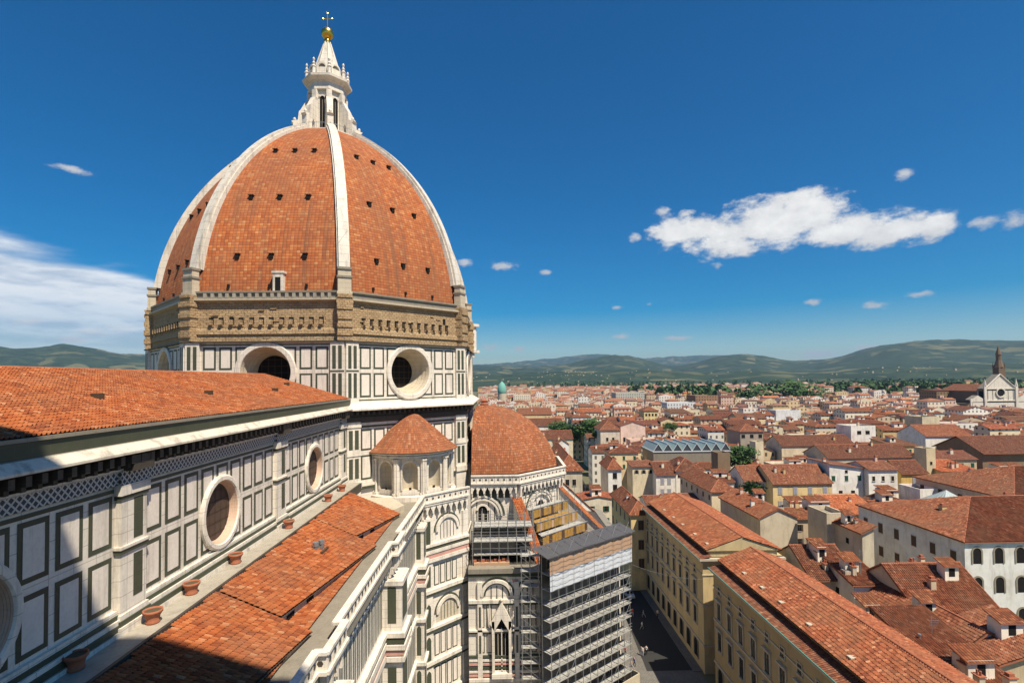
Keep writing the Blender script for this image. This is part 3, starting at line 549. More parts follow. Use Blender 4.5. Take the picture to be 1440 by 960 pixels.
# ---- white gallery on the south-east face
w, L = facet(None, DC, AP-.4, 315); mb = w.mb = cmb()
w.box(0.2, L-.2, 50.2, 50.8, 3.3, 'white_marble'); w.box(.6, L-.6, 50.8, 56, 2.6, 'white_marble'); w.box(.2, L-.2, 56, 56.6, 3.3, 'white_marble'); w.box(.6, L-.6, 49.2, 50.2, 2.2, 'white_marble')
u = Wall(mb, w.o+w.n*2.6, w.s, w.n)
for i in range(8): cs = 2+i*(L-4)/7; u.rect(cs-.8, cs+.8, 51.6, 54.4, .02, 'void'); u.disc(cs, 54.4, .8, .02, 'void', 12, 0, math.pi); u.box(cs-1.25, cs-1.0, 51, 56, .3, 'white_marble')
mb.build('arcaded_gallery', cath)
# ---- lantern
def lantern_z(me, oz):
    for v_ in me.vertices: z = v_.co.z+oz; v_.co.z = (91.3+(z-93.75)*1.229 if z < 104 else 103.9+(z-104)*1.12 if z < 110.7 else z+.72)-oz
def lmb(): q = cmb(); q.lz = 1; return q
def octo(mb, prof, mat='white_marble'): mb.lathe(*DC, prof, mat=mat, **OCT)
mb = lmb(); octo(mb, [(5.6, 93.0), (6.5, 93.4), (6.5, 93.75), (3.4, 93.8), (3.3, 94.4), (3.0, 94.5), (3.0, 101.0)])
octo(mb, [(3.0, 101.0), (3.5, 101.1), (3.5, 101.5), (3.35, 101.6), (3.35, 102.3), (4.3, 102.9), (4.35, 103.25), (3.1, 103.5), (2.9, 103.5), (2.9, 104.0)], 'white_marble')
for k8 in range(48):                                      # railing round the foot
    t = 2*math.pi*k8/48; mb.tube((DC[0]+6.3*math.cos(t), DC[1]+6.3*math.sin(t), 93.7), (DC[0]+6.3*math.cos(t), DC[1]+6.3*math.sin(t), 94.8), .03, 4, 'steel')
octo(mb, [(5.92, 94.75), (5.92, 94.82)], 'steel')
lan = mb.build('lantern', cath)
for k8 in range(8):
    t = R(45*k8); n = V((math.cos(t), math.sin(t), 0)); sd = V((-n.y, n.x, 0)); mb = lmb(); v = Wall(mb, V((DC[0], DC[1], 0))+n*3.0, sd, n)
    v.box(-.72, -.5, 94.5, 100.3, .18, 'white_marble'); v.box(.5, .72, 94.5, 100.3, .18, 'white_marble'); v.rect(-.5, .5, 94.6, 99.6, .03, 'void'); v.disc(0, 99.6, .5, .03, 'void', 12, 0, math.pi); v.ring(0, 99.6, [(.5, .03), (.5, .18), (.72, .18), (.72, .0)], 12, 'white_marble', 0, math.pi); v.box(-.05, .05, 94.6, 99.5, .08, 'grey_stone')
    mb.build('lantern_window', lan)
    t = R(22.5+45*k8); n = V((math.cos(t), math.sin(t), 0)); sd = V((-n.y, n.x, 0)); mb = lmb(); c = V((DC[0], DC[1], 0))
    mb.obx(c+n*3.35, n, .45, .5, 94.4, 101.0, 'white_marble'); mb.obx(c+n*3.7, n, .3, .55, 99.2, 99.6, 'white_marble')
    pr = [(3.3, 93.8), (4.2, 93.8), (4.2, 95.4), (4.55, 95.9), (4.9, 95.4), (4.9, 93.8), (6.35, 93.8), (6.35, 95.9), (6.65, 96.2), (5.5, 96.5), (5.3, 97.9), (5.0, 98.2), (4.1, 99.6), (3.3, 99.9)]
    A = [c+n*r+sd*.55+V((0, 0, z)) for r, z in pr]; B = [c+n*r-sd*.55+V((0, 0, z)) for r, z in pr]
    for S in (A, B[::-1]):
        e = S if S is A else B
        for tri in ((0, 1, 2, 13), (2, 3, 11, 12), (2, 12, 13), (3, 4, 10, 11), (4, 5, 6, 7, 9, 10), (7, 8, 9)): mb.poly([e[i] for i in (tri if S is A else tri[::-1])], 'white_marble')
    for i in range(14): j = (i+1) % 14; mb.poly([A[i], B[i], B[j], A[j]], 'white_marble')
    mb.ball(c+n*6.05+V((0, 0, 96.7)), .3, 'white_marble', 6)
    mb.build('buttress', lan)
    # crown of shell niches and pinnacles
    t = R(45*k8); n = V((math.cos(t), math.sin(t), 0)); sd = V((-n.y, n.x, 0)); mb = lmb(); v = Wall(mb, V((DC[0], DC[1], 0))+n*3.2, sd, n)
    v.box(-.95, .95, 103.4, 104.6, .25, 'white_marble'); v.ring(0, 104.6, [(.95, 0), (.95, .25), (.70, .25), (.62, .0)], 12, 'white_marble', 0, math.pi); v.disc(0, 104.6, .66, .02, 'grey_stone', 12, 0, math.pi); v.disc(0, 104.6, .92, 0, 'white_marble', 12, 0, math.pi)
    mb.build('shell_niche', lan)
    t = R(22.5+45*k8); mb = lmb(); p = (DC[0]+3.85*math.cos(t), DC[1]+3.85*math.sin(t))
    mb.lathe(*p, [(.32, 103.3), (.32, 104.5), (.45, 104.6), (.2, 104.9), (.32, 105.2), (.1, 105.5), (.26, 105.9), (0, 106.3)], 8, 'white_marble'); mb.build('pinnacle', lan)
mb = lmb(); octo(mb, [(2.75, 104), (.55, 110.6), (.5, 110.75)], 'rib_marble')
for k8 in range(8): t = R(22.5+45*k8); mb.tube((DC[0]+2.95*math.cos(t), DC[1]+2.95*math.sin(t), 104), (DC[0]+.6*math.cos(t), DC[1]+.6*math.sin(t), 110.7), .12, 5, 'white_marble')
mb.build('spire', lan)
mb = lmb(); mb.lathe(*DC, [(.55, 110.7), (.75, 110.85), (.5, 111.1), (.6, 111.3), (.45, 111.5)], 16, 'gilding'); mb.ball((*DC, 112.6), 1.2, 'gilding', 16); mb.build('gilded_ball', lan, True)
mb = lmb(); mb.tube((*DC, 113.7), (*DC, 116.6), .10, 6, 'gilding'); mb.tube((DC[0], DC[1]-.85, 115.6), (DC[0], DC[1]+.85, 115.6), .10, 6, 'gilding'); [mb.ball(p, .17, 'gilding', 6) for p in ((DC[0], DC[1]-.9, 115.6), (DC[0], DC[1]+.9, 115.6), (*DC, 116.7))]; mb.build('cross', lan)
# ---- half-round exedra with niches and a conical tile roof, against the south-west face
EC = (DC[0]-AP*.7071, DC[1]-AP*.7071); a0, a1 = R(225-90), R(225+90)
mb = cmb()
nf = 5; RE = 6.3
for i in range(nf):
    t0 = a0+(a1-a0)*i/nf; t1 = a0+(a1-a0)*(i+1)/nf; P0 = (EC[0]+RE*math.cos(t0), EC[1]+RE*math.sin(t0)); P1 = (EC[0]+RE*math.cos(t1), EC[1]+RE*math.sin(t1))
    v, L = seg(mb, P0, P1); cs = L/2; a = 1.12; tb, ts = 28.0, 31.0; n = 14
    v.q(0, cs-a, 26.6, 33.0, 0, 'white_marble'); v.q(cs+a, L, 26.6, 33.0, 0, 'white_marble'); v.q(cs-a, cs+a, 26.6, tb, 0, 'white_marble')
    for j in range(n):
        x0, x1 = -a+2*a*j/n, -a+2*a*(j+1)/n; h0, h1 = math.sqrt(max(0, a*a-x0*x0)), math.sqrt(max(0, a*a-x1*x1))
        mb.poly([v.P(cs+x0, ts+h0), v.P(cs+x1, ts+h1), v.P(cs+x1, 33.0), v.P(cs+x0, 33.0)], 'white_marble')
        b0, b1 = math.pi*j/n, math.pi*(j+1)/n; q = lambda b, r, t: v.P(cs-r*math.cos(b), t, -r*math.sin(b)*1.0)
        mb.poly([q(b0, a, tb), q(b1, a, tb), q(b1, a, ts), q(b0, a, ts)], 'pale_stone')
        for e in range(4):
            e0, e1 = R(90)*e/4, R(90)*(e+1)/4; mb.poly([q(b0, a*math.cos(e0), ts+a*math.sin(e0)), q(b1, a*math.cos(e0), ts+a*math.sin(e0)), q(b1, max(1e-3, a*math.cos(e1)), ts+a*math.sin(e1)), q(b0, max(1e-3, a*math.cos(e1)), ts+a*math.sin(e1))], 'pale_stone')
    mb.poly([v.P(cs-a*math.cos(math.pi*j/12), tb, -a*math.sin(math.pi*j/12)) for j in range(13)], 'pale_stone')
    v.ring(cs, ts, [(a, 0), (a, .12), (a+.28, .12), (a+.28, 0)], 14, 'white_marble', 0, math.pi)
    for sx_ in (cs-a-.28, cs+a): v.box(sx_, sx_+.28, tb, ts, .12, 'white_marble')
    v.box(cs-.18, cs+.18, tb, tb+.35, -.15, 'timber')
    for sx_ in (.0, L):
        for dx in (-.33, .12):
            p = v.P(sx_+dx+.1, 0, .22); mb.tube((p.x, p.y, 27.6), (p.x, p.y, 32.3), .2, 8, 'white_marble'); mb.obx(p, v.s, .28, .28, 27.2, 27.6, 'white_marble'); mb.obx(p, v.s, .26, .26, 32.3, 32.6, 'white_marble')
mb.lathe(*EC, [(RE-.2, 26.5), (RE+.8, 26.5), (RE+.8, 27.15), (RE+.1, 27.25)], 30, 'white_marble', a0, a1)
mb.lathe(*EC, [(RE-.3, 32.55), (RE+.45, 32.7), (RE+.45, 33.0), (RE+.25, 33.1), (RE+.7, 33.3), (RE+.75, 33.5)], 30, 'white_marble', a0, a1)
ex = mb.build('exedra', cath)
mb = cmb(); mb.lathe(*EC, [(RE+1.1, 33.55), (RE+.2, 34.2), (4.2, 36.3), (2.0, 38.2), (.7, 39.2), (0.001, 39.6)], 40, 'cone_tile', a0-.15, a1+.15); mb.lathe(*EC, [(RE+.6, 33.35), (RE+1.1, 33.5), (RE+1.1, 33.56)], 40, 'shaded_dark_stone', a0-.1, a1+.1); mb.build('conical_roof', ex)

# ---- south aisle: tiled lean-to in bays, walkways, parapet, outer wall
mb = cmb(); mb.bx(-14, 76, 19.9, NY, 29.0, 29.75, 'ledge_stone'); mb.bx(-14, 75, 19.75, 19.95, 28.7, 29.85, 'shaded_dark_stone'); mb.build('gutter_walk', cath)
for i, (xa, xb) in enumerate(((-3, 17.6), (17.6, 37.4), (37.4, 56.4), (56.4, 69.5))):
    # each bay's outer eave runs slightly askew, leaving a low wall at its near end
    ya, yb = 15.4, 13.2; za = 27.75 if i else 27.3; zb_ = 26.95; yt = 19.75; zt = 29.72
    L = xb-xa; U = V((1, 0, 0)); Wd = V((0, yt-14.3, zt-27.35)); wl = Wd.length
    lo = lambda u: max(0., (wl-((yt-(ya+(yb-ya)*u/L))/(yt-14.3))*wl)) 
    O = V((xa, yt, zt))-Wd
    f_lo = lambda u, L=L: wl-((yt-(ya+(yb-ya)*u/L))/(yt-14.3))*wl
    tile_sheet('aisle_roof', O, U, Wd, L-.05, f_lo, lambda u: wl, cath, CORG, cw=.28, rh=.42, seed=20+i, amp=.115, lift=.075)
    Pz = lambda y: zt-(yt-y)/(yt-14.3)*(zt-27.35)
    mb = cmb(); e = .12; A, B = (xa, ya+.25), (xb, yb+.25)
    mb.poly([(xa, yt, Pz(yt)-e), (xa, ya, Pz(ya)-e), (xb, yb, Pz(yb)-e), (xb, yt, Pz(yt)-e)], 'timber')
    v, LL = seg(mb, A, B); zA, zB = Pz(ya)-.1, Pz(yb)-.1
    mb.poly([(A[0], A[1], 26.0), (B[0], B[1], 26.0), (B[0], B[1], zB), (A[0], A[1], zA)], 'pale_stone')
    mb.poly([(xa, yt, 26), (A[0], A[1], 26), (A[0], A[1], zA), (xa, yt, Pz(yt)-.1)], 'pale_stone')
    for s in (1.2, 4.2): v.rect(s, s+1.1, 26.75, 27.35, .03, 'void')
    mb.build('aisle_roof_wall', cath)
tile_sheet('aisle_roof', (-3, 13.75, 26.62), (1, 0, 0), (0, 1.8, .32), 72.5, lambda u: 0, lambda u: 1.8, cath, CORG, cw=.28, rh=.42, seed=31, amp=.10, lift=.06)
mb = cmb()
for p in ((49.4, 17.2), (50.1, 16.9)): mb.bx(p[0]-.2, p[0]+.2, p[1]-.2, p[1]+.2, 28.2, 29.1, 'steel'); mb.tube((p[0], p[1], 29.0), (p[0], p[1], 29.35), .28, 8, 'steel')
mb.bx(48.9, 50.6, 16.4, 16.6, 28.1, 28.6, 'timber'); mb.build('roof_vent', cath)
mb = cmb(); mb.bx(-14, 78, 11.2, 16, 25.6, 26.45, 'grey_stone'); mb.prism([(69.4, 11.2), (78, 11.2), (83, 6.2), (90, 8), (86, 22.3), (69.4, 22.3)], 25.7, 26.5, 'grey_stone'); mb.prism([(69.6, 14), (72, 13.2), (77, 16), (77, 21), (69.6, 20)], 26.4, 27.4, 'pale_stone'); mb.build('roof_terrace', cath)
def parapet(mb, pts, z0, h=1.25, closed=False):
    for kk, (A, B) in enumerate(zip(pts, pts[1:])):
        z0 += .004*(1 if kk % 2 else -1); v, L = seg(mb, A, B); v.mb = mb; c = ((A[0]+B[0])/2, (A[1]+B[1])/2)
        mb.obx(c, v.s, L/2, .10, z0, z0+h, 'white_marble'); mb.obx(c, v.s, L/2+.12+.003*(kk % 2), .26-.003*(kk % 2), z0-.02, z0+.22, 'white_marble'); mb.obx(c, v.s, L/2+.14+.003*(kk % 2), .26-.003*(kk % 2), z0+h-.06, z0+h+.14, 'white_marble')
        n = max(1, int(L/.95))
        for i in range(n):
            s = (i+.5)*L/n; v.disc(s, z0+h*.53, .20, .115, 'shaded_dark_stone', 6); v.box(s-L/n/2-.04, s-L/n/2+.04, z0+.2, z0+h-.05, .16, 'white_marble')
        u = Wall(mb, v.o, v.s, -v.n)
        for i in range(n): u.disc((i+.5)*L/n, z0+h*.53, .20, .115, 'shaded_dark_stone', 6)
def corbels(mb, pts, z1, h, dep, pitch=1.15, pink=True):
    for A, B in zip(pts, pts[1:]):                       # wall face line A-B; brackets carry a shelf dep wide
        v, L = seg(mb, A, B); n = max(1, int(round(L/pitch)))
        v.box(0, L, z1-.28, z1, dep, 'white_marble'); v.rect(0, L, z1-h, z1-.28, .02, 'shaded_dark_stone')  # dark strip behind the brackets paints the shade between them
        for i in range(n+1):
            s = min(max(i*L/n, .14), L-.14); v.box(s-.15, s+.15, z1-h*.62, z1-.28, dep*.9, 'white_marble'); v.box(s-.13, s+.13, z1-h*.85, z1-h*.62, dep*.55, 'white_marble'); v.box(s-.11, s+.11, z1-h, z1-h*.85, dep*.28, 'white_marble')
            if i < n:
                q = L/n; a, b = s+.13, s+q-.13; P = lambda x, t: v.P(x, t, dep*.86)
                mb.poly([P(a, z1-.30), P(a, z1-h*.52), P((a+b)/2, z1-.42), P((a+b)/2, z1-.30)], 'white_marble'); mb.poly([P((a+b)/2, z1-.30), P((a+b)/2, z1-.42), P(b, z1-h*.52), P(b, z1-.30)], 'white_marble')
PAR = [(-14, 11.35), (32.6, 11.35), (32.6, 10.75), (36.6, 10.75), (36.6, 11.35), (54.2, 11.35), (54.2, 10.75), (58.0, 10.75), (58.0, 11.35), (76.0, 11.2), (81.9, 5.2)]
mb = cmb(); parapet(mb, PAR, 26.45); mb.build('parapet', cath)
inset = [(-14, 12.25), (32.9, 12.25), (32.9, 11.65), (36.3, 11.65), (36.3, 12.25), (54.5, 12.25), (54.5, 11.65), (57.7, 11.65), (57.7, 12.25), (76.2, 12.1), (82.4, 5.9)]
mb = cmb(); corbels(mb, inset, 26.40, 2.3, .95); mb.build('corbel_table', cath)
mb = cmb()
for A, B in zip(inset, inset[1:]):
    v, L = seg(mb, A, B); v.rect(0, L, -6, 25.5, 0, 'white_marble')
    if L > 10:
        n = int(L/1.15)
        for t0, t1 in ((19.2, 23.6), (11.8, 15.0), (6.2, 11.2), (-1, 5)):
            for i in range(n): s = (i+.5)*L/n; v.rect(s-.36, s-.12, t0, t1, .02, 'green_marble'); v.rect(s+.12, s+.36, t0, t1, .02, 'green_marble')
        bands(v, 0, L, [(23.7, 24.0, .25, 'white_marble'), (18.3, 18.8, .55, 'white_marble'), (17.8, 18.3, .4, 'green_marble'), (17.2, 17.8, .5, 'white_marble'), (16.5, 17.2, .3, 'pink_marble'), (15.9, 16.5, .42, 'white_marble'), (15.4, 15.9, .2, 'green_marble'), (11.3, 11.7, .35, 'white_marble'), (5.4, 5.9, .35, 'white_marble')])
mb.build('aisle_outer_wall', cath)
def strip_pier(x0, x1, y0, y1):                        # buttress with pointed green lights on its west face
    mb = cmb(); mb.bx(x0, x1, y0, y1, -6, 24.0, 'white_marble'); v = Wall(mb, (x0, y1, 0), (0, -1, 0), (-1, 0, 0)); L = y1-y0; u = Wall(mb, (x0, y0, 0), (1, 0, 0), (0, -1, 0))
    for t0, t1 in ((19.6, 23.2), (12.2, 15.2), (6.6, 10.6), (0, 4.6)):
        (v.rect if t0 > 11 else lambda a, b, c, d, e, m: v.lancet((a+b)/2, c, d, (b-a)/2, e, m))(L*.28, L*.72, t0, t1, .03, 'green_marble'); u.rect(.5, x1-x0-.5, t0, t1, .03, 'green_marble')
    for z, d, mt in ((23.7, .18, 'white_marble'), (18.6, .4, 'white_marble'), (18.0, .3, 'green_marble'), (17.4, .4, 'white_marble'), (16.8, .25, 'pink_marble'), (16.2, .35, 'white_marble'), (11.4, .25, 'white_marble'), (5.6, .3, 'white_marble')): mb.bx(x0-d, x1+d, y0-d, y1-.01, z-.3, z+.18, mt)
    mb.build('aisle_buttress', cath)
for x0, x1 in ((32.8, 36.4), (54.4, 57.8), (73.6, 76.1)): strip_pier(x0, x1, 10.3 if x0 < 70 else 10.9, 12.25)
# ---- diagonal pier between aisle and tribune
mb = cmb(); v, L = seg(mb, (76.4, 11.7), (82.6, 5.5)); v.rect(0, L, -6, 25.5, .02, 'white_marble')
v.box(.3, 1.9, -6, 24.2, .3, 'white_marble'); v.box(L-1.1, L, -6, 24.2, .25, 'white_marble'); u = Wall(mb, v.o+v.n*.3, v.s, v.n)
for t0, t1 in ((20.4, 23.8), (14.4, 17.3), (8.4, 12.0), (4.0, 7.4), (-1.0, 2.6), (-5.5, -2)):
    (u.rect(.7, 1.5, t0, t1, .02, 'green_marble') if t0 > 13 else u.lancet(1.1, t0, t1, .42, .02, 'green_marble'))
cs = (1.9+L-1.1)/2
for ts, tb, mt in ((22.0, 20.7, 'panel_marble'), (10.1, 8.9, 'pale_stone')):
    v.disc(cs, ts, 2.1, .05, mt, 24, 0, math.pi); v.rect(cs-2.1, cs+2.1, tb, ts, .05, mt); v.ring(cs, ts, [(1.75, .05), (1.75, .32), (2.2, .32), (2.2, .05)], 24, 'white_marble', 0, math.pi); v.ring(cs, ts, [(2.22, .06), (2.5, .06)], 24, 'green_marble', 0, math.pi)
    for i in range(-2, 3): v.rect(cs+i*.62-.06, cs+i*.62+.06, tb+.1, ts+1.2*math.sqrt(1-(i/3.2)**2), .07, 'green_marble')
for t0, t1 in ((14.3, 17.2), (4.2, 7.4), (-.8, 2.7), (-5.4, -1.8)):
    for i in range(4): s = 2.3+i*1.12; v.panel(s, s+.95, t0, t1, .16, .06)
bands(v, 0, L, [(20.1, 20.5, .5, 'white_marble'), (19.6, 20.1, .38, 'green_marble'), (19.1, 19.6, .48, 'white_marble'), (18.4, 19.1, .36, 'pink_marble'), (17.9, 18.4, .5, 'white_marble'), (13.5, 14.0, .5, 'white_marble'), (13.1, 13.5, .4, 'green_marble'), (8.2, 8.6, .45, 'white_marble'), (7.8, 8.2, .38, 'green_marble'), (3.3, 3.8, .45, 'white_marble'), (2.95, 3.3, .36, 'green_marble'), (-1.6, -1.2, .45, 'white_marble'), (-2, -1.6, .36, 'pink_marble')])
v2, L2 = seg(mb, (82.6, 5.5), (90.3, 5.3)); v2.rect(0, L2, -6, 26.3, 0, 'white_marble'); bands(v2, 0, L2, [(20.1, 20.5, .1, 'white_marble'), (19.6, 20.1, .08, 'green_marble'), (13.1, 13.5, .08, 'green_marble')]); mb.build('diagonal_pier', cath)
# ---- south tribune: semi-dome, gallery, upper walls, radial buttresses, ring of chapels
TC_ = (104., 3.3); TA = 14.; CA = 24.; YB = 5.2
def clamp_y(mb):
    for p in mb.v: p.y = min(p.y, YB)
mb = cmb(); mb.lathe(*TC_, [(13.5, 28.1), (13.2, 29.8), (12.35, 32.0), (11.0, 34.1), (9.1, 36.0), (6.7, 37.6), (3.9, 38.7), (1.3, 39.2), (.001, 39.3)], mat='cone_tile', **OCT); mb.lathe(*TC_, [(.8, 39.1), (.9, 39.5), (.4, 39.7), (.6, 40.1), (.001, 40.5)], 10, 'terracotta'); clamp_y(mb); mb.build('tribune_semi_dome', cath)
h = TA*math.tan(R(22.5)); oc = lambda a, c=TC_: [(c[0]+a/math.cos(R(22.5))*math.cos(R(t)), min(YB, c[1]+a/math.cos(R(22.5))*math.sin(R(t)))) for t in (157.5, 202.5, 247.5, 292.5, 337.5)]
mb = cmb(); parapet(mb, oc(TA+.9), 26.7, 1.35); mb.lathe(*TC_, [(TA+.9, 26.65), (13.3, 26.7), (13.3, 28.2)], mat='grey_stone', **OCT); clamp_y(mb); mb.build('tribune_gallery', cath)
mb = cmb(); corbels(mb, oc(TA), 26.6, 2.4, 1.0, 1.1); mb.build('tribune_corbels', cath)
mb = cmb()
for ang in (180, 225, 270, 315):
    v, L = facet(mb, TC_, TA, ang); v.rect(0, L, 12, 25.9, 0, 'white_marble'); cs = L/2
    v.disc(cs, 21.3, 3.3, .03, 'panel_marble', 28, 0, math.pi); v.rect(cs-3.3, cs+3.3, 14, 21.3, .03, 'panel_marble')
    for r in (3.35, 2.85): v.ring(cs, 21.3, [(r-.3, .03), (r-.3, .4), (r, .4), (r, .03)], 28, 'white_marble', 0, math.pi)
    v.ring(cs, 21.3, [(3.4, .05), (3.75, .05)], 28, 'green_marble', 0, math.pi)
    for i in (-2, -1, 1, 2): v.rect(cs+i*1.0-.08, cs+i*1.0+.08, 19.5, 21.3+2.6*math.sqrt(1-(i*1.0/2.7)**2), .06, 'green_marble')
    v.rect(cs-.75, cs+.75, 19.6, 22.2, .08, 'void'); v.disc(cs, 22.2, .75, .08, 'void', 14, 0, math.pi); v.ring(cs, 22.2, [(.75, .08), (.75, .3), (1.1, .3), (1.1, .03)], 14, 'white_marble', 0, math.pi); v.box(cs-.25, cs+.25, 19.6, 21.6, .35, 'pale_stone')
    bands(v, 0, L, [(18.9, 19.4, .5, 'white_marble'), (18.4, 18.9, .35, 'green_marble')])
    for s0 in (.0, L-1.): v.box(s0, s0+1., 12, 25.9, .35, 'white_marble'); v.rect(s0+.3, s0+.7, 19.8, 23.6, .37, 'green_marble')
clamp_y(mb); mb.build('tribune_upper_wall', cath)
inn, out = oc(TA), oc(CA)
for i in (1, 2, 3):
    a, b = V((*inn[i], 0)), V((*out[i], 0)); d = (b-a).normalized(); s = V((-d.y, d.x, 0)); mb = cmb(); hw = .75; Lr = (b-a).length; za, zb_ = 24.6, 15.2
    A = a-d*.4; B = a+d*(Lr-.8)
    for sg in (1, -1): mb.poly([A+s*hw*sg+V((0, 0, 5)), B+s*hw*sg+V((0, 0, 5)), B+s*hw*sg+V((0, 0, zb_)), A+s*hw*sg+V((0, 0, za))], 'white_marble')
    mb.poly([B-s*hw+V((0, 0, 5)), B+s*hw+V((0, 0, 5)), B+s*hw+V((0, 0, zb_)), B-s*hw+V((0, 0, zb_))], 'white_marble')
    mb.build('radial_buttress', cath)
    Wv = (A+V((0, 0, za)))-(B+V((0, 0, zb_))); tile_sheet('buttress_tiles', B-s*(hw+.25)+V((0, 0, zb_+.1)), s, Wv, 2*hw+.5, lambda u: 0, lambda u, l=Wv.length: l, cath, CORG, cw=.30, rh=.5, seed=50+i)
mb = cmb()
for i in range(4):
    v, L = seg(mb, out[i], out[i+1]); v.rect(0, L, -6, 16, 0, 'white_marble'); P = lambda k, z, f: (inn[k][0]+(out[k][0]-inn[k][0])*f, inn[k][1]+(out[k][1]-inn[k][1])*f, z)
    mb.poly([P(i, 16., 1.02), P(i+1, 16., 1.02), P(i+1, 16.1, .9), P(i, 16.1, .9)], 'grey_stone'); mb.poly([P(i, 16., .9), P(i+1, 16., .9), P(i+1, 17.8, .0), P(i, 17.8, .0)], 'shaded_dark_stone')
    bands(v, 0, L, [(15.3, 16.0, .5, 'grey_stone'), (14.75, 15.3, .32, 'green_marble')])
mb.build('chapel_wall', cath)
mb = cmb(); v, L = seg(mb, (80, 3.3+24*math.tan(R(22.5))), out[1]); S0 = L-(YB-out[1][1])+.05
for cs in (12.3, 17.7):
    v.disc(cs, 11.9, 2.3, .04, 'panel_marble', 28, 0, math.pi); v.ring(cs, 11.9, [(2.0, .04), (2.0, .45), (2.45, .45), (2.45, .03)], 28, 'white_marble', 0, math.pi); v.ring(cs, 11.9, [(1.7, .05), (2.0, .2)], 28, 'green_marble', 0, math.pi); v.ring(cs, 11.9, [(2.46, .06), (2.72, .06)], 28, 'green_marble', 0, math.pi)
    for i in (-1, 0, 1): v.rect(cs+i*.85-.07, cs+i*.85+.07, 11.4, 11.9+1.5*math.sqrt(1-(i*.5)**2), .07, 'green_marble')
    v.mb.poly([v.P(cs+2.75-.5, 14.3, .05), v.P(cs+2.75+.5, 14.3, .05), v.P(cs+2.75, 13.2, .05)][::-1], 'pink_marble')
    for t0, t1 in ((7.2, 10.6), (3.5, 6.4)):
        for s in (cs-2.35, cs-1.25, cs+.95, cs+2.0) if cs < 13 else (cs-2.2, cs-1.1, cs, cs+1.1): v.panel(s-.35, s+.45, t0, t1, .14, .04)
bands(v, S0, L, [(10.9, 11.4, .42, 'white_marble'), (10.6, 10.9, .3, 'green_marble'), (6.7, 7.0, .35, 'white_marble'), (6.4, 6.7, .25, 'green_marble')]+[(2.9-.55*i, 3.2-.55*i, .3, ('green_marble', 'white_marble', 'pink_marble')[i % 3]) for i in range(6)]+[(-.6, -.1, .45, 'white_marble')])
for i in range(3, 7): v.panel(1.2+i*2.7, 3.4+i*2.7, -4.6, -1, .28, .04)
for s in (9.4, 14.9): v.box(s, s+.7, -6, 14, .35, 'white_marble'); v.rect(s+.2, s+.5, 7.4, 10.4, .38, 'green_marble'); v.rect(s+.2, s+.5, 3.6, 6.2, .38, 'green_marble')
mb.build('chapel_front', cath)
mb = cmb(); u = Wall(mb, v.o+v.n*.0, v.s, v.n); cs = 12.95                       # tall gothic window under a gable
for s0 in (cs-1.45, cs+1.05): u.box(s0, s0+.4, .6, 8.4, .8, 'white_marble'); 
u.box(cs-1.5, cs+1.5, .1, .8, .9, 'white_marble'); u.lancet(cs, .8, 8.6, 1.05, .1, 'void'); u.box(cs-.08, cs+.08, .8, 7.2, .3, 'white_marble'); 
for sx_ in (-.55, .55): u.box(cs+sx_-.04, cs+sx_+.04, .8, 6.8, .2, 'pale_stone')
for sg in (-1, 1):
    mb.poly([u.P(cs+sg*1.05, 7.0, .8), u.P(cs+sg*1.7, 8.0, .8), u.P(cs, 11.2, .8), u.P(cs, 8.8, .8)][::sg], 'white_marble'); mb.poly([u.P(cs+sg*1.7, 8.0, .8), u.P(cs+sg*1.7, 8.0, .1), u.P(cs, 11.2, .1), u.P(cs, 11.2, .8)], 'white_marble')
    q = u.P(cs+sg*1.75, 0, .5); mb.tube((q.x, q.y, 7.5), (q.x, q.y, 10.8), .18, 6, 'white_marble', .02)
q = u.P(cs, 0, .6); mb.ball((q.x, q.y, 11.5), .28, 'white_marble', 6)
mb.build('gothic_window', cath)
# ================================================================== terracotta pots along the clerestory foot
proto = None
for i, (x, y) in enumerate(((27.4, 21.5), (32.5, 21.0), (36.8, 21.2), (42.8, 21.2), (52.8, 21.0), (64.3, 20.9), (70.2, 21.0))):
    if proto is None:
        proto = root('terracotta_pot', '', 'plant pot', (0, 0, 0), group='terracotta pots on the ledge'); mb = MB(); mb.lathe(0, 0, [(.001, 0), (.42, 0), (.46, .12), (.40, .2), (.46, .5), (.58, .72), (.62, .74), (.62, .92), (.54, .92), (.52, .80)], 20, 'terracotta'); mb.build('pot_body', proto, True)
        mb = MB(); mb.disc = None; mb.poly([(.53*math.cos(a*math.pi/8), .53*math.sin(a*math.pi/8), .82) for a in range(16)], 'soil'); mb.build('soil_fill', proto); o = proto
    else: o = copy_tree(proto)
    o.location = (x, y, 35.75); o.rotation_euler.z = i*1.3; o.scale = (.86,)*3
    o['label'] = ['terracotta pot in the bell tower shadow, nearest the viewer', 'terracotta pot at the foot of the nearest marble pilaster', 'terracotta pot just past the nearest pilaster, in full sun', 'terracotta pot directly below the middle round window', 'terracotta pot below the second marble pilaster on the ledge', 'terracotta pot below the farthest round window of the nave', 'terracotta pot at the far end of the ledge, by the drum'][i]
# ================================================================== bell tower (unseen behind the viewpoint, stretched taller to shade the near roof)
bt = root('bell_tower', 'square marble bell tower beside the cathedral whose shadow falls on the aisle roof', 'bell tower', (-8, -4.7, 0)); mb = MB((-8, -4.7, 0))
mb.bx(-15.4, -.6, -12.0, 2.6, 0, 97, 'white_marble')
for z in (12, 24, 36, 52, 72): mb.bx(-15.7, -.35, -12.3, 2.9, z, z+.8, 'white_marble'); mb.bx(-15.55, -.45, -12.15, 2.75, z-1, z, 'green_marble')
mb.bx(-17, 1.3, -13.4, 4.0, 95.5, 100.5, 'white_marble'); mb.build('tower_shaft', bt)
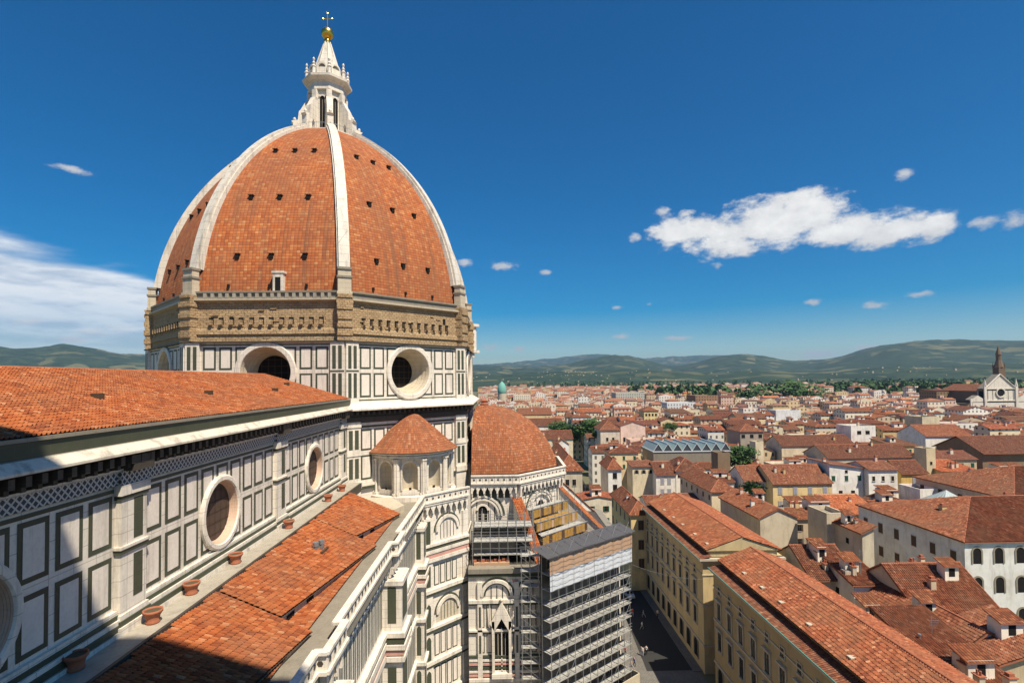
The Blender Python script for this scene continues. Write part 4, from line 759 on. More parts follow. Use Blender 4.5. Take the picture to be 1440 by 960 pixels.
# ================================================================== scaffold on the tribune chapels
SO = (80, -11, -6)
sca = root('scaffold', 'tall steel scaffold with plank decks and hanging sheets around the tribune chapel', 'scaffold', (80, -11, 0))
A, B = V((77.2, -5.6, 0)), V((88.6, -19.6, 0)); sd = (B-A).normalized(); no = V((sd.y, -sd.x, 0)); LS = (B-A).length
def SP(s, o, z): return A+sd*s+no*o*1.4+V((0, 0, z))
lev = [-3.6+2.2*i for i in range(11)]; nb = 12
for i in range(nb):
    for o in (.0, 1.3):
        mb = MB(SO); p = SP(LS*i/(nb-1), o, -6); mb.tube(p, p+V((0, 0, 25.2 if o else 25.8)), .06, 6, 'steel'); mb.build('pole', sca)
for j, z in enumerate(lev[:10]):
    mb = MB(SO); ex = -.9 if j > 2 else -.2
    P4 = [SP(-.3, 1.35, 0), SP(LS+.3, 1.35, 0), SP(LS+.3, .1, 0), SP(-.3, .1, 0)]; mb.prism([(p.x, p.y) for p in P4], z, z+.07, 'plank'); mb.build('deck', sca)
    mb = MB(SO)
    for o in (1.33,):
        for dz in (.55, 1.05): mb.tube(SP(-.4, o, z+dz), SP(LS+.4, o, z+dz), .035, 5, 'steel')
    q = [SP(-.2, 1.37, z), SP(LS+.2, 1.37, z), SP(LS+.2, 1.37, z+.2), SP(-.2, 1.37, z+.2)]; mb.poly(q, 'plank'); mb.build('guard_rail', sca)
for z in lev[::2]:
    mb = MB(SO)
    for i in range(0, nb-1, 2): mb.tube(SP(LS*i/(nb-1), 1.33, z), SP(LS*(i+1)/(nb-1), 1.33, z+2.2), .03, 5, 'steel')
    for i in range(nb): mb.tube(SP(LS*i/(nb-1), 0, z+.1), SP(LS*i/(nb-1), 1.33, z+.1), .03, 4, 'steel'); mb.tube(SP(LS*i/(nb-1), 0, z+2.3), SP(LS*i/(nb-1), 1.33, z+2.3), .03, 4, 'steel')
    mb.build('brace_row', sca)
mb = MB(SO); mb.poly([SP(0, -.25, -6), SP(LS, -.25, -6), SP(LS, -.25, 19), SP(0, -.25, 19)], 'net_dark'); mb.poly([SP(LS, -.25, -6), SP(LS, 1.2, -6), SP(LS, 1.2, 19), SP(LS, -.25, 19)], 'net_dark') if 0 else None; mb.build('debris_net', sca)
def sheet(name, z0, z1, mt, off):
    mb = MB(SO); n = 34
    for i in range(n):
        f = lambda k: off+.05*math.sin(k*1.9)+.04*math.sin(k*.7+z0)
        a, b = -.35+(LS+.7)*i/n, -.35+(LS+.7)*(i+1)/n; mb.poly([SP(a, f(i), z0), SP(b, f(i+1), z0), SP(b, f(i+1), z1), SP(a, f(i), z1)], mt)
    for z in np.linspace(z0, z1, 4): mb.tube(SP(-.35, off+.12, z), SP(LS+.35, off+.12, z), .02, 4, 'steel')
    for i in range(9): mb.tube(SP(LS*i/8, off+.12, z0), SP(LS*i/8, off+.12, z1), .02, 4, 'steel')
    mb.build(name, sca)
sheet('tan_sheet', 16.5, 18.7, 'sheet_tan', 1.5); sheet('white_sheet', 14.1, 16.5, 'sheet_white', 1.45)
mb = MB(SO)
for i in range(8):
    a, b = -1.2+(LS+2.2)*i/8+.02, -1.2+(LS+2.2)*(i+1)/8; mb.poly([SP(a, 1.75, 19.0+.03*(i % 2)), SP(b, 1.75, 19.0+.03*(i % 2)), SP(b, -.6, 19.7+.03*(i % 2)), SP(a, -.6, 19.7+.03*(i % 2))], 'lead_grey')
mb.poly([SP(-1.2, 1.75, 18.85), SP(LS+1, 1.75, 18.85), SP(LS+1, 1.75, 19.0), SP(-1.2, 1.75, 19.0)], 'lead_grey'); mb.build('canopy', sca)
mb = MB(SO); mb.prism([(p.x, p.y) for p in (SP(-.5, 2.2, 0), SP(LS+.5, 2.2, 0), SP(LS+.5, 2.3, 0), SP(-.5, 2.3, 0))][::1], -6, -3.5, 'pale_stone'); mb.prism([(p.x, p.y) for p in (SP(LS+.4, 2.3, 0), SP(LS+.5, 2.3, 0), SP(LS+.5, -2, 0), SP(LS+.4, -2, 0))], -6, -3.5, 'pale_stone'); mb.build('hoarding', sca)
mb = MB(SO)                                                 # short return along the west face
for i in range(3):
    for x in (78.9, 77.6):
        p = V((x, -5.2+i*1.25, -6)); mb.tube(p, p+V((0, 0, 25)), .05, 5, 'steel')
for z in lev:
    for x in (78.9, 77.6): mb.tube((x, -5.6, z), (x, -2.5, z), .035, 4, 'steel'); mb.tube((x, -5.6, z+1), (x, -2.5, z+1), .03, 4, 'steel')
    mb.bx(77.6, 78.9, -5.4, -2.6, z-.03, z+.03, 'plank'); mb.tube((77.55, -5.3, z), (77.55, -2.6, z+2.2), .03, 4, 'steel')
mb.build('return_bay', sca)
# ---- second scaffold standing over the chapel roofs, with boarded steps between the radial buttresses
sc2 = root('roof_scaffold', 'low scaffold of yellow boards climbing between two tile-topped buttresses', 'scaffold', (92, -11, 0)); SO2 = (92, -11, -6)
for j in range(5):
    mb = MB(SO2); f0 = .06+.175*j; z0 = 14.0+1.7*j; a, b = V((*out[1], 0)), V((*out[2], 0)); c, d = V((*inn[1], 0)), V((*inn[2], 0))
    P = lambda u, f: (a+(b-a)*u)+((c+(d-c)*u)-(a+(b-a)*u))*f
    p, q = P(.13, f0), P(.87, f0); p2, q2 = P(.15, f0+.17), P(.85, f0+.17); nz = 15
    for i in range(nz):
        h0 = rng.uniform(-.12, .12); k0, k1 = i/nz, (i+.96)/nz; e0, e1 = p+(q-p)*k0, p+(q-p)*k1; zt = z0+1.35+h0
        mb.poly([e0+V((0, 0, z0)), e1+V((0, 0, z0)), e1+V((0, 0, zt)), e0+V((0, 0, zt))], 'yellow_board' if (i*7+j*3) % 4 else ('sheet_tan' if i % 2 else 'timber'))
    mb.poly([p+V((0, 0, z0+1.36)), q+V((0, 0, z0+1.36)), q2+V((0, 0, z0+1.4)), p2+V((0, 0, z0+1.4))], 'yellow_board' if j % 2 else 'plank')
    mb.tube(p+V((0, 0, z0+1.5)), q+V((0, 0, z0+1.5)), .09, 5, 'steel'); mb.build('boarded_step', sc2)
mb = MB(SO2)
for i in range(7):
    for f in (.5, .95): e = P(.15+.7*i/6, f); mb.tube(e+V((0, 0, 16)), e+V((0, 0, 25.2)), .04, 5, 'steel')
for z in (23, 24, 25): mb.tube(P(.15, .93)+V((0, 0, z)), P(.85, .93)+V((0, 0, z)), .04, 5, 'steel')
mb.build('frame', sc2)
sc3 = root('roof_scaffold', 'grey tube scaffold with dark netting over the chapel roof below the niche', 'scaffold', (84, 0, 0)); SO3 = (84, 0, -6)
mb = MB(SO3); xs, ys = (80.9, 82.6, 84.4, 86.2), [4.6-1.35*i for i in range(8)]
for x in xs:
    for y in ys: mb.tube((x, y, 16), (x, y, 23.4-(x < 82)*2.2), .045, 5, 'steel')
mb.build('pole', sc3); mb = MB(SO3)
for z in (17.6, 19.6, 21.4):
    for x in xs[(1 if z > 21 else 0):]:
        for dz in (0, 1): mb.tube((x, 4.8, z+dz), (x, -5.0, z+dz), .035, 4, 'steel')
    for y in ys: mb.tube((xs[0] if z < 21 else xs[1], y, z), (86.2, y, z), .035, 4, 'steel')
mb.build('rail', sc3)
for z in (17.5, 19.5, 21.3): mb = MB(SO3); mb.bx(82.8 if z > 21 else 81.2, 86, -4.6, 4.4, z-.06, z, 'plank'); mb.build('deck', sc3)
mb = MB(SO3); mb.poly([(86.3, 4.6, 16.2), (86.3, -4.8, 16.2), (86.3, -4.8, 21.2), (86.3, 4.6, 21.2)], 'net_dark'); mb.poly([(82.4, 4.4, 17.7), (82.4, -2.0, 17.7), (82.4, -2.0, 19.4), (82.4, 4.4, 19.4)], 'net_dark'); mb.build('debris_net', sc3)
mb = MB(SO3); mb.bx(80.7, 81.3, -1, 4.4, 16.05, 16.5, 'sheet_tan'); [mb.bx(80.8+rng.uniform(0, .8), 81.4+rng.uniform(0, .8), y, y+.5, 16.5, 16.7+rng.uniform(0, .2), 'terracotta') for y in np.linspace(-1, 4, 9)]; mb.build('stacked_tiles', sc3)

# ================================================================== ground, streets, hills
def sheet_obj(name, pts, z, mt): mb = MB(); mb.poly([(p[0], p[1], z) for p in pts], mt); return struct(mb.build(name))
sheet_obj('ground', [(-9000, -18500), (18500, -18500), (18500, 18500), (-9000, 18500)], 0, 'ground_mat')
sheet_obj('piazza_paving', [(-60, -33.4), (128, -33.4), (128, 70), (-60, 70)], .004, 'paving')
sheet_obj('street', [(91.5, -33.0), (420, -47), (420, -41), (128, -26.5), (91.5, -24.5)], .008, 'asphalt')
mb = MB(); mb.bx(20, 87, -35.4, -32.2, 0, .13, 'paving'); mb.bx(91, 128, -35, -32.4, 0, .13, 'paving'); mb.build('pavement')['kind'] = 'structure'
# terrain: ranges of hills given by how high their crest stands in each direction
def az_of(px): r = ray(px, 500); return math.atan2(-r.y, r.x)
HV = {}
def hills(name, dist, crest, foot, mt, width, nz=3):
    from mathutils import noise as NZ
    pts = []
    for px, py in crest: r = ray(px, py); pts.append((math.atan2(-r.y, r.x), HC+r.z/math.hypot(r.x, r.y)*dist))
    pts.sort(); a_ = np.array([p[0] for p in pts]); z_ = np.array([p[1] for p in pts]); na = 520; nr = 80
    aa = np.linspace(a_[0], a_[-1], na); zc = np.interp(aa, a_, z_)
    ker = np.ones(9)/9; zc = np.convolve(np.pad(zc, 4, 'edge'), ker, 'valid'); mb = MB(); vs = []
    for j in range(nr):
        f = j/(nr-1); rr = dist-foot+(foot+width)*f; k = foot/(foot+width)
        prof = (math.sin(min(1, f/k)*math.pi/2)**1.35 if f < k else math.cos((f-k)/(1-k)*math.pi/2))
        for i in range(na):
            x, y = rr*math.cos(aa[i]), -rr*math.sin(aa[i])
            nn = NZ.fractal(V((x*.0011, y*.0011, dist*.01)), 1.0, 2.1, 6); n2 = NZ.fractal(V((x*.004, y*.004, 3)), 1.0, 2.1, 4)
            vs.append((x, y, max(0, zc[i]*prof*(1+.22*nn*(1-abs(prof)**6)))+n2*(6+dist*.0016)*min(1, f*5)+(0 if j else -30)))
    me = bpy.data.meshes.new(name); fs = [(j*na+i, j*na+i+1, (j+1)*na+i+1, (j+1)*na+i) for j in range(nr-1) for i in range(na-1)]
    me.from_pydata(vs, [], fs); me.materials.append(M[mt]); me.polygons.foreach_set('use_smooth', np.ones(len(fs), bool))
    HV[dist] = (vs, na, nr); return struct(link(name, me))
hills('far_hills', 13500, [(-500, 500), (-200, 505), (300, 512), (675, 513), (720, 510), (770, 505), (800, 502), (830, 498), (860, 500), (905, 505), (940, 502), (985, 500), (1020, 500), (1060, 505), (1150, 510), (1500, 512), (2000, 515)], 3500, 'hill_mat', 2500)
hills('hills', 7600, [(-700, 492), (-300, 490), (-60, 489), (0, 490), (40, 493), (90, 489), (115, 490), (145, 498), (180, 500), (205, 501), (400, 508), (560, 515), (673, 515), (760, 516), (800, 512), (840, 503), (868, 499), (890, 502), (920, 511), (945, 516), (985, 511), (1015, 502), (1038, 499), (1070, 501), (1110, 508), (1150, 508), (1180, 503), (1210, 493), (1240, 487), (1290, 480.5), (1320, 479), (1380, 479), (1430, 481), (1520, 486), (1800, 500), (2300, 505)], 3600, 'hill_mat', 2200)
hills('foothills', 3900, [(-700, 522), (0, 520), (205, 524), (673, 528), (720, 526), (780, 523), (840, 521), (880, 519), (930, 522), (1000, 525), (1060, 521), (1130, 524), (1200, 519), (1260, 517), (1330, 515), (1400, 512), (1440, 511), (1700, 512), (2300, 518)], 1500, 'hill_mat', 1500)

# ================================================================== houses
WM = {}
def win_mesh(kind, w, h):
    key = (kind, w, h)
    if key in WM: return WM[key]
    mb = MB(); a = w/2
    def pane(mt): mb.poly([(-.02, a, 0), (-.02, -a, 0), (-.02, -a, h), (-.02, a, h)], mt)
    def frame(mt='trim_stone', t=.14, d=.10, ped=False):
        mb.bx(-d, 0, -a-t, -a, -.05, h, mt); mb.bx(-d, 0, a, a+t, -.05, h, mt); mb.bx(-d-.02, 0, -a-t, a+t, h, h+t, mt); mb.bx(-d-.1, 0, -a-t-.06, a+t+.06, -.17, -.05, mt)
        if ped: mb.bx(-d-.28, 0, -a-t-.15, a+t+.15, h+t+.15, h+t+.33, mt); mb.bx(-d-.06, 0, -a-t, a+t, h+t, h+t+.15, mt)
    def bars(): mb.bx(-.06, -.02, -.035, .035, 0, h, 'timber'); mb.bx(-.055, -.02, -a, a, h*.62, h*.62+.06, 'timber')
    if kind == 'palazzo': pane('dark_glass'); bars(); frame(ped=True, t=.2, d=.14)
    elif kind == 'attic': pane('dark_glass'); bars(); frame(t=.12)
    elif kind == 'glass': pane('dark_glass'); bars(); frame(t=.1, d=.07)
    elif kind == 'hole': pane('void'); mb.bx(-.08, 0, -a-.06, a+.06, -.12, -.02, 'trim_stone')
    elif kind == 'arch':
        n = 12; pts = [(-.02, a, 0), (-.02, -a, 0)]+[(-.02, -a*math.cos(math.pi*i/n), h-a+a*math.sin(math.pi*i/n)) for i in range(n+1)]; mb.poly(pts, 'void')
        for i in range(n):
            t0, t1 = math.pi*i/n, math.pi*(i+1)/n; q = lambda t, r, d: (-d, -r*math.cos(t), h-a+r*math.sin(t))
            mb.poly([q(t0, a, .1), q(t1, a, .1), q(t1, a+.3, .1), q(t0, a+.3, .1)], 'grey_stone'); mb.poly([q(t0, a, .02), q(t1, a, .02), q(t1, a, .1), q(t0, a, .1)], 'grey_stone'); mb.poly([q(t0, a+.3, .1), q(t1, a+.3, .1), q(t1, a+.3, 0), q(t0, a+.3, 0)], 'grey_stone')
        for s in (-1, 1): mb.bx(-.1, 0, min(s*a, s*(a+.3)), max(s*a, s*(a+.3)), 0, h-a, 'grey_stone')
    elif kind.startswith('open'): mt = 'shutter_'+kind[5:]; pane('dark_glass'); bars(); mb.bx(-.07, -.005, -a-w*.5, -a, 0, h, mt); mb.bx(-.07, -.005, a, a+w*.5, 0, h, mt); mb.bx(-.12, 0, -a-.1, a+.1, -.12, -.02, 'trim_stone')
    else: mt = 'shutter_'+kind; mb.bx(-.09, 0, -a, -.02, 0, h, mt); mb.bx(-.09, 0, .02, a, 0, h, mt); mb.bx(-.12, 0, -a-.1, a+.1, -.12, -.02, 'trim_stone'); mb.bx(-.10, 0, -a-.1, a+.1, h+.01, h+.12, 'trim_stone')
    o = mb.build('window'); me = o.data; bpy.data.objects.remove(o); WM[key] = me
    return me
def add_wins(parent, lx, ly, side, n, zs_, kind, w, h, m0=1.6, m1=None):
    me = win_mesh(kind, w, h); m1 = m0 if m1 is None else m1; L = ly if side in 'we' else lx
    for z in zs_:
        for i in range(n):
            t = -L/2+m0+(L-m0-m1)*((i+.5)/n if n < 3 else i/(n-1))
            if side == 'w': link('window', me, parent, (-lx/2, -t, z), 0)
            elif side == 'n': link('window', me, parent, (t, ly/2, z), -math.pi/2)
def slab(mb, pts, mt, th=.16):
    P = [V(p) for p in pts]; mb.poly(P, mt); D = V((0, 0, -th)); mb.poly([p+D for p in P[::-1]], 'timber')
    for i in range(len(P)): a, b = P[i], P[(i+1) % len(P)]; mb.poly([a+D, b+D, b, a], 'terracotta')
HOUSES = []
def house(label, x0, y1, y0, lx, h, roof='gy', rise=3., wall=(.66, .55, .38), tint=(1, 1, 1), wins=(), chim=1, name='house', cat='house', group=None, rz=0., far=False, tmat='house_tile', o=.5, aerial=False, hut=False):
    ly = y1-y0; cx, cyy = x0+lx/2, (y0+y1)/2; r = root(name, label, cat, (cx, cyy, 0), rz, group); X, Y = lx/2, ly/2; mb = MB(); wm = 'house_plaster_far' if far else 'house_plaster'
    HOUSES.append((x0, x0+lx, y0, y1, h))
    def wq(a, b, za, zb): mb.poly([(a[0], a[1], 0), (b[0], b[1], 0), (b[0], b[1], zb), (a[0], a[1], za)], wm)
    zt = {(-1, -1): h, (-1, 1): h, (1, -1): h, (1, 1): h}
    if roof[:4] == 'shed':
        k = roof[-1]
        for c in zt: zt[c] = h+rise*{'w': (c[0]+1)/2, 'e': (1-c[0])/2, 's': (c[1]+1)/2, 'n': (1-c[1])/2}[k]
    cs = [(-1, 1), (-1, -1), (1, -1), (1, 1)]
    for i in range(4):
        a, b = cs[i], cs[(i+1) % 4]; wq((a[0]*X, a[1]*Y), (b[0]*X, b[1]*Y), zt[a], zt[b])
    rb = MB()
    if roof == 'gx':
        mb.poly([(-X, Y, h), (-X, -Y, h), (-X, 0, h+rise)], wm); mb.poly([(X, -Y, h), (X, Y, h), (X, 0, h+rise)], wm); e = rise*o/Y
        slab(rb, [(-X-o*.6, -Y-o, h-e), (X+o*.6, -Y-o, h-e), (X+o*.6, 0, h+rise), (-X-o*.6, 0, h+rise)], tmat); slab(rb, [(X+o*.6, Y+o, h-e), (-X-o*.6, Y+o, h-e), (-X-o*.6, 0, h+rise), (X+o*.6, 0, h+rise)], tmat)
        rb.tube((-X-o*.6, 0, h+rise), (X+o*.6, 0, h+rise), .16, 6, 'terracotta')
    elif roof == 'gy':
        mb.poly([(-X, -Y, h), (X, -Y, h), (0, -Y, h+rise)], wm); mb.poly([(X, Y, h), (-X, Y, h), (0, Y, h+rise)], wm); e = rise*o/X
        slab(rb, [(-X-o, Y+o*.6, h-e), (-X-o, -Y-o*.6, h-e), (0, -Y-o*.6, h+rise), (0, Y+o*.6, h+rise)], tmat); slab(rb, [(X+o, -Y-o*.6, h-e), (X+o, Y+o*.6, h-e), (0, Y+o*.6, h+rise), (0, -Y-o*.6, h+rise)], tmat)
        rb.tube((0, -Y-o*.6, h+rise), (0, Y+o*.6, h+rise), .16, 6, 'terracotta')
    elif roof == 'hip':
        a, b = X+o, Y+o; m = min(a, b)*.98; z0, z1 = h-.15, h+rise; ra, rbb = a-m, b-m; n1, n2 = (-ra, rbb), (ra, -rbb)
        q = [(-a, b, z0), (-a, -b, z0), (a, -b, z0), (a, b, z0)]; R0 = (-ra, rbb, z1); R1 = (-ra, -rbb, z1); R2 = (ra, -rbb, z1); R3 = (ra, rbb, z1)
        for pts in ([q[0], q[1], R1, R0], [q[1], q[2], R2, R1], [q[2], q[3], R3, R2], [q[3], q[0], R0, R3]): rb.poly(pts, tmat)
        rb.poly([(p[0], p[1], z0-.02) for p in q[::-1]], 'timber'); rb.prism([(p[0], p[1]) for p in q], z0-.16, z0-.03, 'terracotta')
        for c, t in zip(q, (R0, R1, R2, R3)): rb.tube(c, t, .14, 5, 'terracotta')
        rb.tube(R0, R2, .15, 5, 'terracotta') if max(ra, rbb) > .5 else None
    elif roof[:4] == 'shed':
        q = [(c[0]*(X+o), c[1]*(Y+o), zt[c]+.02) for c in cs]; k = roof[-1]; rot = {'w': 0, 's': 1, 'e': 2, 'n': 3}[k]; q = q[rot:]+q[:rot]; slab(rb, q, tmat)
    else:
        for (xa, xb, ya, yb) in ((-X, -X+.3, -Y, Y), (X-.3, X, -Y, Y), (-X+.3, X-.3, -Y, -Y+.3), (-X+.3, X-.3, Y-.3, Y)): rb.bx(xa, xb, ya, yb, h, h+.9, wm)
        rb.poly([(-X, Y, h-.05), (-X, -Y, h-.05), (X, -Y, h-.05), (X, Y, h-.05)], 'terracotta' if roof == 'terrace' else 'grey_stone')
    wo = mb.build('wall', r); wo.color = (*wall, 1); ro = rb.build('roof', r); ro.color = ((*tint, 1) if roof not in ('flat', 'terrace') else (*wall, 1))
    for i in range(chim):
        c = MB(); x, y = rng.uniform(-X*.6, X*.6), rng.uniform(-Y*.7, Y*.7); zz = h+rise*{'gx': 1-abs(y)/Y, 'gy': 1-abs(x)/X}.get(roof, .4); s = rng.uniform(.3, .5); c.bx(x-s, x+s, y-s, y+s, zz-.8, zz+1.3, 'house_plaster'); c.bx(x-s-.1, x+s+.1, y-s-.1, y+s+.1, zz+1.3, zz+1.42, 'terracotta'); c.prism([(x-s*.7, y-s*.7), (x+s*.7, y-s*.7), (x+s*.7, y+s*.7), (x-s*.7, y+s*.7)], zz+1.42, zz+1.75, 'terracotta'); q = c.build('chimney', ro); q.color = (*rng.choice(WALLS), 1)
    if aerial:
        c = MB(); x, y = rng.uniform(-X*.5, X*.5), rng.uniform(-Y*.5, Y*.5); z = h+rise*.5; c.tube((x, y, z-.5), (x, y, z+3), .03, 4, 'steel'); [c.tube((x-.5+.1*i, y-.5, z+2.9-.25*i), (x-.5+.1*i, y+.5, z+2.9-.25*i), .02, 4, 'steel') for i in range(4)]; c.build('aerial', ro)
    for _h in range(1 if (x0 < 125 and roof not in ('flat', 'terrace') and name == 'house') else 3 if (name == 'palazzo' and x0 < 140) else int(hut)):
        c = MB(); nr_ = .62 if x0 < 125 else 1.; x, y, s, q_ = rng.uniform(-X*.4, X*.4), rng.uniform(-Y*.5, Y*.5), nr_*rng.uniform(1.1, 2.2), nr_*rng.uniform(1.1, 2.4); zz = h-.35+rise*{'gx': 1-abs(y)/Y, 'gy': 1-abs(x)/X, 'shed_w': .5+x/X/2, 'shed_n': .5-y/Y/2, 'shed_s': .5+y/Y/2}.get(roof, .35); c.bx(x-s, x+s, y-q_, y+q_, zz-1, zz+2.2, 'house_plaster'); c.rect = 0
        slab(c, [(x-s-.3, y+q_+.3, zz+2.1), (x-s-.3, y-q_-.3, zz+2.1), (x+s+.3, y-q_-.3, zz+2.9), (x+s+.3, y+q_+.3, zz+2.9)], 'house_tile', .1); c.poly([(x-s-.02, y+.45, zz+.6), (x-s-.02, y-.45, zz+.6), (x-s-.02, y-.45, zz+1.8), (x-s-.02, y+.45, zz+1.8)], 'void'); q = c.build('dormer', ro); q.color = (.95, .84, .68, 1)
    if x0 < 125 and roof not in ('flat', 'terrace'):          # near roofs get real courses of tiles
        zf, col = .06, (*(q*q_ for q, q_ in zip(tint, (.98, 1.0, 1.05))), 1); ex = o*.6
        def ts(O, U, Wd, L_, lo=None, hi=None): wl = V(Wd).length; tile_sheet('roof_tiles', V(O)+V((0, 0, zf)), U, Wd, L_, lambda u: 0, (lambda u: wl) if hi is None else (lambda u: wl*hi(u)), r, (0, 0, 0), mat='roof_tile_geo_tint', cw=.30, rh=.44, amp=.115, lift=.07, seed=int(abs(x0*7+y0*3)) % 9999).color = col
        if roof == 'gx': e = rise*o/Y; ts((-X-ex, -Y-o, h-e), (1, 0, 0), (0, Y+o, rise+e), 2*(X+ex)); ts((X+ex, Y+o, h-e), (-1, 0, 0), (0, -Y-o, rise+e), 2*(X+ex))
        elif roof == 'gy': e = rise*o/X; ts((-X-o, Y+ex, h-e), (0, -1, 0), (X+o, 0, rise+e), 2*(Y+ex)); ts((X+o, -Y-ex, h-e), (0, 1, 0), (-X-o, 0, rise+e), 2*(Y+ex))
        elif roof == 'hip':
            a, b = X+o, Y+o; m = min(a, b)*.98; tr = lambda Le: (lambda u: max(0., min(1., u/m, (Le-u)/m)))
            ts((-a, b, h-.15), (0, -1, 0), (m, 0, rise+.15), 2*b, hi=tr(2*b)); ts((a, b, h-.15), (-1, 0, 0), (0, -m, rise+.15), 2*a, hi=tr(2*a)); ts((-a, -b, h-.15), (1, 0, 0), (0, m, rise+.15), 2*a, hi=tr(2*a))
        else:
            P_ = {'w': ((-X-o, Y+o), (0, -1, 0), (2*(X+o), 0)), 'n': ((X+o, Y+o), (-1, 0, 0), (0, -2*(Y+o))), 's': ((-X-o, -Y-o), (1, 0, 0), (0, 2*(Y+o))), 'e': ((X+o, -Y-o), (0, 1, 0), (-2*(X+o), 0))}[roof[-1]]
            ts((*P_[0], h+.02), P_[1], (*P_[2], rise), 2*((Y if roof[-1] in 'we' else X)+o))
        for i in range(3 if name == 'house' else 0):
            c = MB(); x, y = rng.uniform(-X*.8, X*.8), rng.uniform(-Y*.8, Y*.8); zz = h+rise*{'gx': 1-abs(y)/Y, 'gy': 1-abs(x)/X}.get(roof, .45); k_ = i % 3
            if k_ == 0: c.bx(x-.4, x+.4, y-.3, y+.3, zz-1, zz+1.0, 'pale_stone'); c.bx(x-.5, x+.5, y-.4, y+.4, zz+1.0, zz+1.1, 'terracotta'); [c.tube((x+d_, y, zz+1.1), (x+d_, y, zz+1.55), .11, 7, 'terracotta') for d_ in (-.2, .2)]
            elif k_ == 1: c.tube((x, y, zz-.6), (x, y, zz+1.5), .1, 7, 'steel'); c.tube((x, y, zz+1.5), (x, y, zz+1.65), .18, 7, 'steel')
            else: c.bx(x-.6, x+.6, y-.9, y+.9, zz-.5, zz+.35, 'pale_stone'); c.poly([(x-.5, y-.8, zz+.37), (x+.5, y-.8, zz+.37), (x+.5, y+.8, zz+.37), (x-.5, y+.8, zz+.37)], 'window_glass')
            c.build(('chimney', 'flue_pipe', 'roof_hatch')[k_], ro)
    for wn in wins: add_wins(r, lx, ly, *wn)
    return r
PROT = []
def hp(label, pxl, pxr, py, h, lx, vis=7., **k):
    a, b = H(pxl, py, h), H(pxr, py, h); PROT.append((pxl, pxr, py-6, py+vis*743/a.x, a.x)); return house(label, (a.x+b.x)/2, a.y, b.y, lx, h, **k)
CREAM, WHITE, YEL, PINK, OCH, BEI, GRY, BRN = (.78, .65, .44), (.88, .83, .74), (.80, .60, .29), (.84, .60, .49), (.56, .36, .12), (.64, .54, .39), (.52, .48, .42), (.24, .165, .10)
BR, DK, OR, MI = (1.12, 1.05, 1.0), (.66, .66, .70), (1.55, 1.35, 1.15), (1, 1, 1)
# ---- the two long palazzi along the street
def palazzo(label, x0, x1, yN, h, ridge, yS, rise, wins_n, wall, seed, wins_w=()):
    L = x1-x0; D = yN-yS; r = root('palazzo', label, 'palazzo', ((x0+x1)/2, (yN+yS)/2, 0)); og = ((x0+x1)/2, (yN+yS)/2, 0); HOUSES.append((x0, x1, yS, yN, h))
    mb = MB(og); mb.bx(x0, x1, yS, yN, 0, h, 'house_plaster', skip=''); o = mb.build('wall', r); o.color = (*wall, 1)
    mb = MB(og)
    for z, d, t in ((h-.35, .75, .35), (h-.7, .45, .35), (h-3.0, .12, .2), (h-8.2, .16, .25), (4.6, .2, .3)): mb.bx(x0-d, x1+.01, yN-.5, yN+d, z, z+t, 'trim_stone'); mb.bx(x0-d, x0+.5, yS, yN-.5, z, z+t, 'trim_stone')
    mb.build('cornice', r)
    mb = MB(og); mb.bx(x0+.3, x1, yS+1, yN-1.3, h, h+1.15, 'house_plaster'); o = mb.build('attic_wall', r); o.color = (*wall, 1)
    mb = MB(og); slab(mb, [(x1, yN+.8, h+.02), (x0-.7, yN+.8, h+.02), (x0-.7, yN-1.3, h+.5), (x1, yN-1.3, h+.5)], 'house_tile', .08); mb.tube((x0-.7, yN+.88, h+.0), (x1, yN+.88, h+.0), .09, 6, 'copper_green'); o = mb.build('lower_eave', r)
    Wv = V((0, ridge-(yN-.7), rise)); tile_sheet('roof', (x1, yN-.7, h+1.2), (-1, 0, 0), Wv, L+.2, lambda u: 0, lambda u, l=Wv.length: l, r, og, mat='roof_tile_geo_tint', cw=.32, rh=.46, amp=.10, lift=.065, seed=seed).color = (1.25, 1.12, 1.02, 1)
    W2 = V((0, ridge-(yS+.4), rise)); tile_sheet('roof', (x0-.2, yS+.4, h+1.2), (1, 0, 0), W2, L+.2, lambda u: 0, lambda u, l=W2.length: l, r, og, mat='roof_tile_geo_tint', cw=.32, rh=.46, amp=.10, lift=.065, seed=seed+1).color = (1.3, 1.1, 1.0, 1)
    mb = MB(og); e = .1; mb.poly([(x0, yN-.7, h+1.2-e), (x0, yS+.4, h+1.2-e), (x0, ridge, h+1.2+rise-e)], 'house_plaster'); mb.poly([(x1, yS+.4, h+1.2-e), (x1, yN-.7, h+1.2-e), (x1, ridge, h+1.2+rise-e)], 'house_plaster')
    for a, b in ((yN-.7, ridge), (yS+.4, ridge)): mb.poly([(x0, a, h+1.1), (x1, a, h+1.1), (x1, b, h+1.1+rise-.05), (x0, b, h+1.1+rise-.05)], 'timber')
    o = mb.build('gable', r); o.color = (*wall, 1)
    mb = MB(og); mb.tube((x0, ridge, h+1.2+rise), (x1, ridge, h+1.2+rise), .2, 8, 'terracotta'); mb.build('ridge_tiles', r)
    cx, c_y = og[0], og[1]
    for z, kind, w, hh in wins_n:
        me = win_mesh(kind, w, hh); n = int((L-2)/3.75)
        for i in range(n): link('window', me, r, (L/2-2.2-i*3.75, yN-c_y, z), -math.pi/2)
    for y, z, kind, w, hh in wins_w: link('window', win_mesh(kind, w, hh), r, (-L/2, y-c_y, z), 0)
    for i in range(int(L/6)):
        c = MB(og); x = x0+3+i*6.+rng.uniform(-1, 1); y = yN-1.6; c.bx(x-.35, x+.35, y-.6, y+.1, h+1.15, h+1.75, 'pale_stone'); c.build('skylight_box', r)
    return r
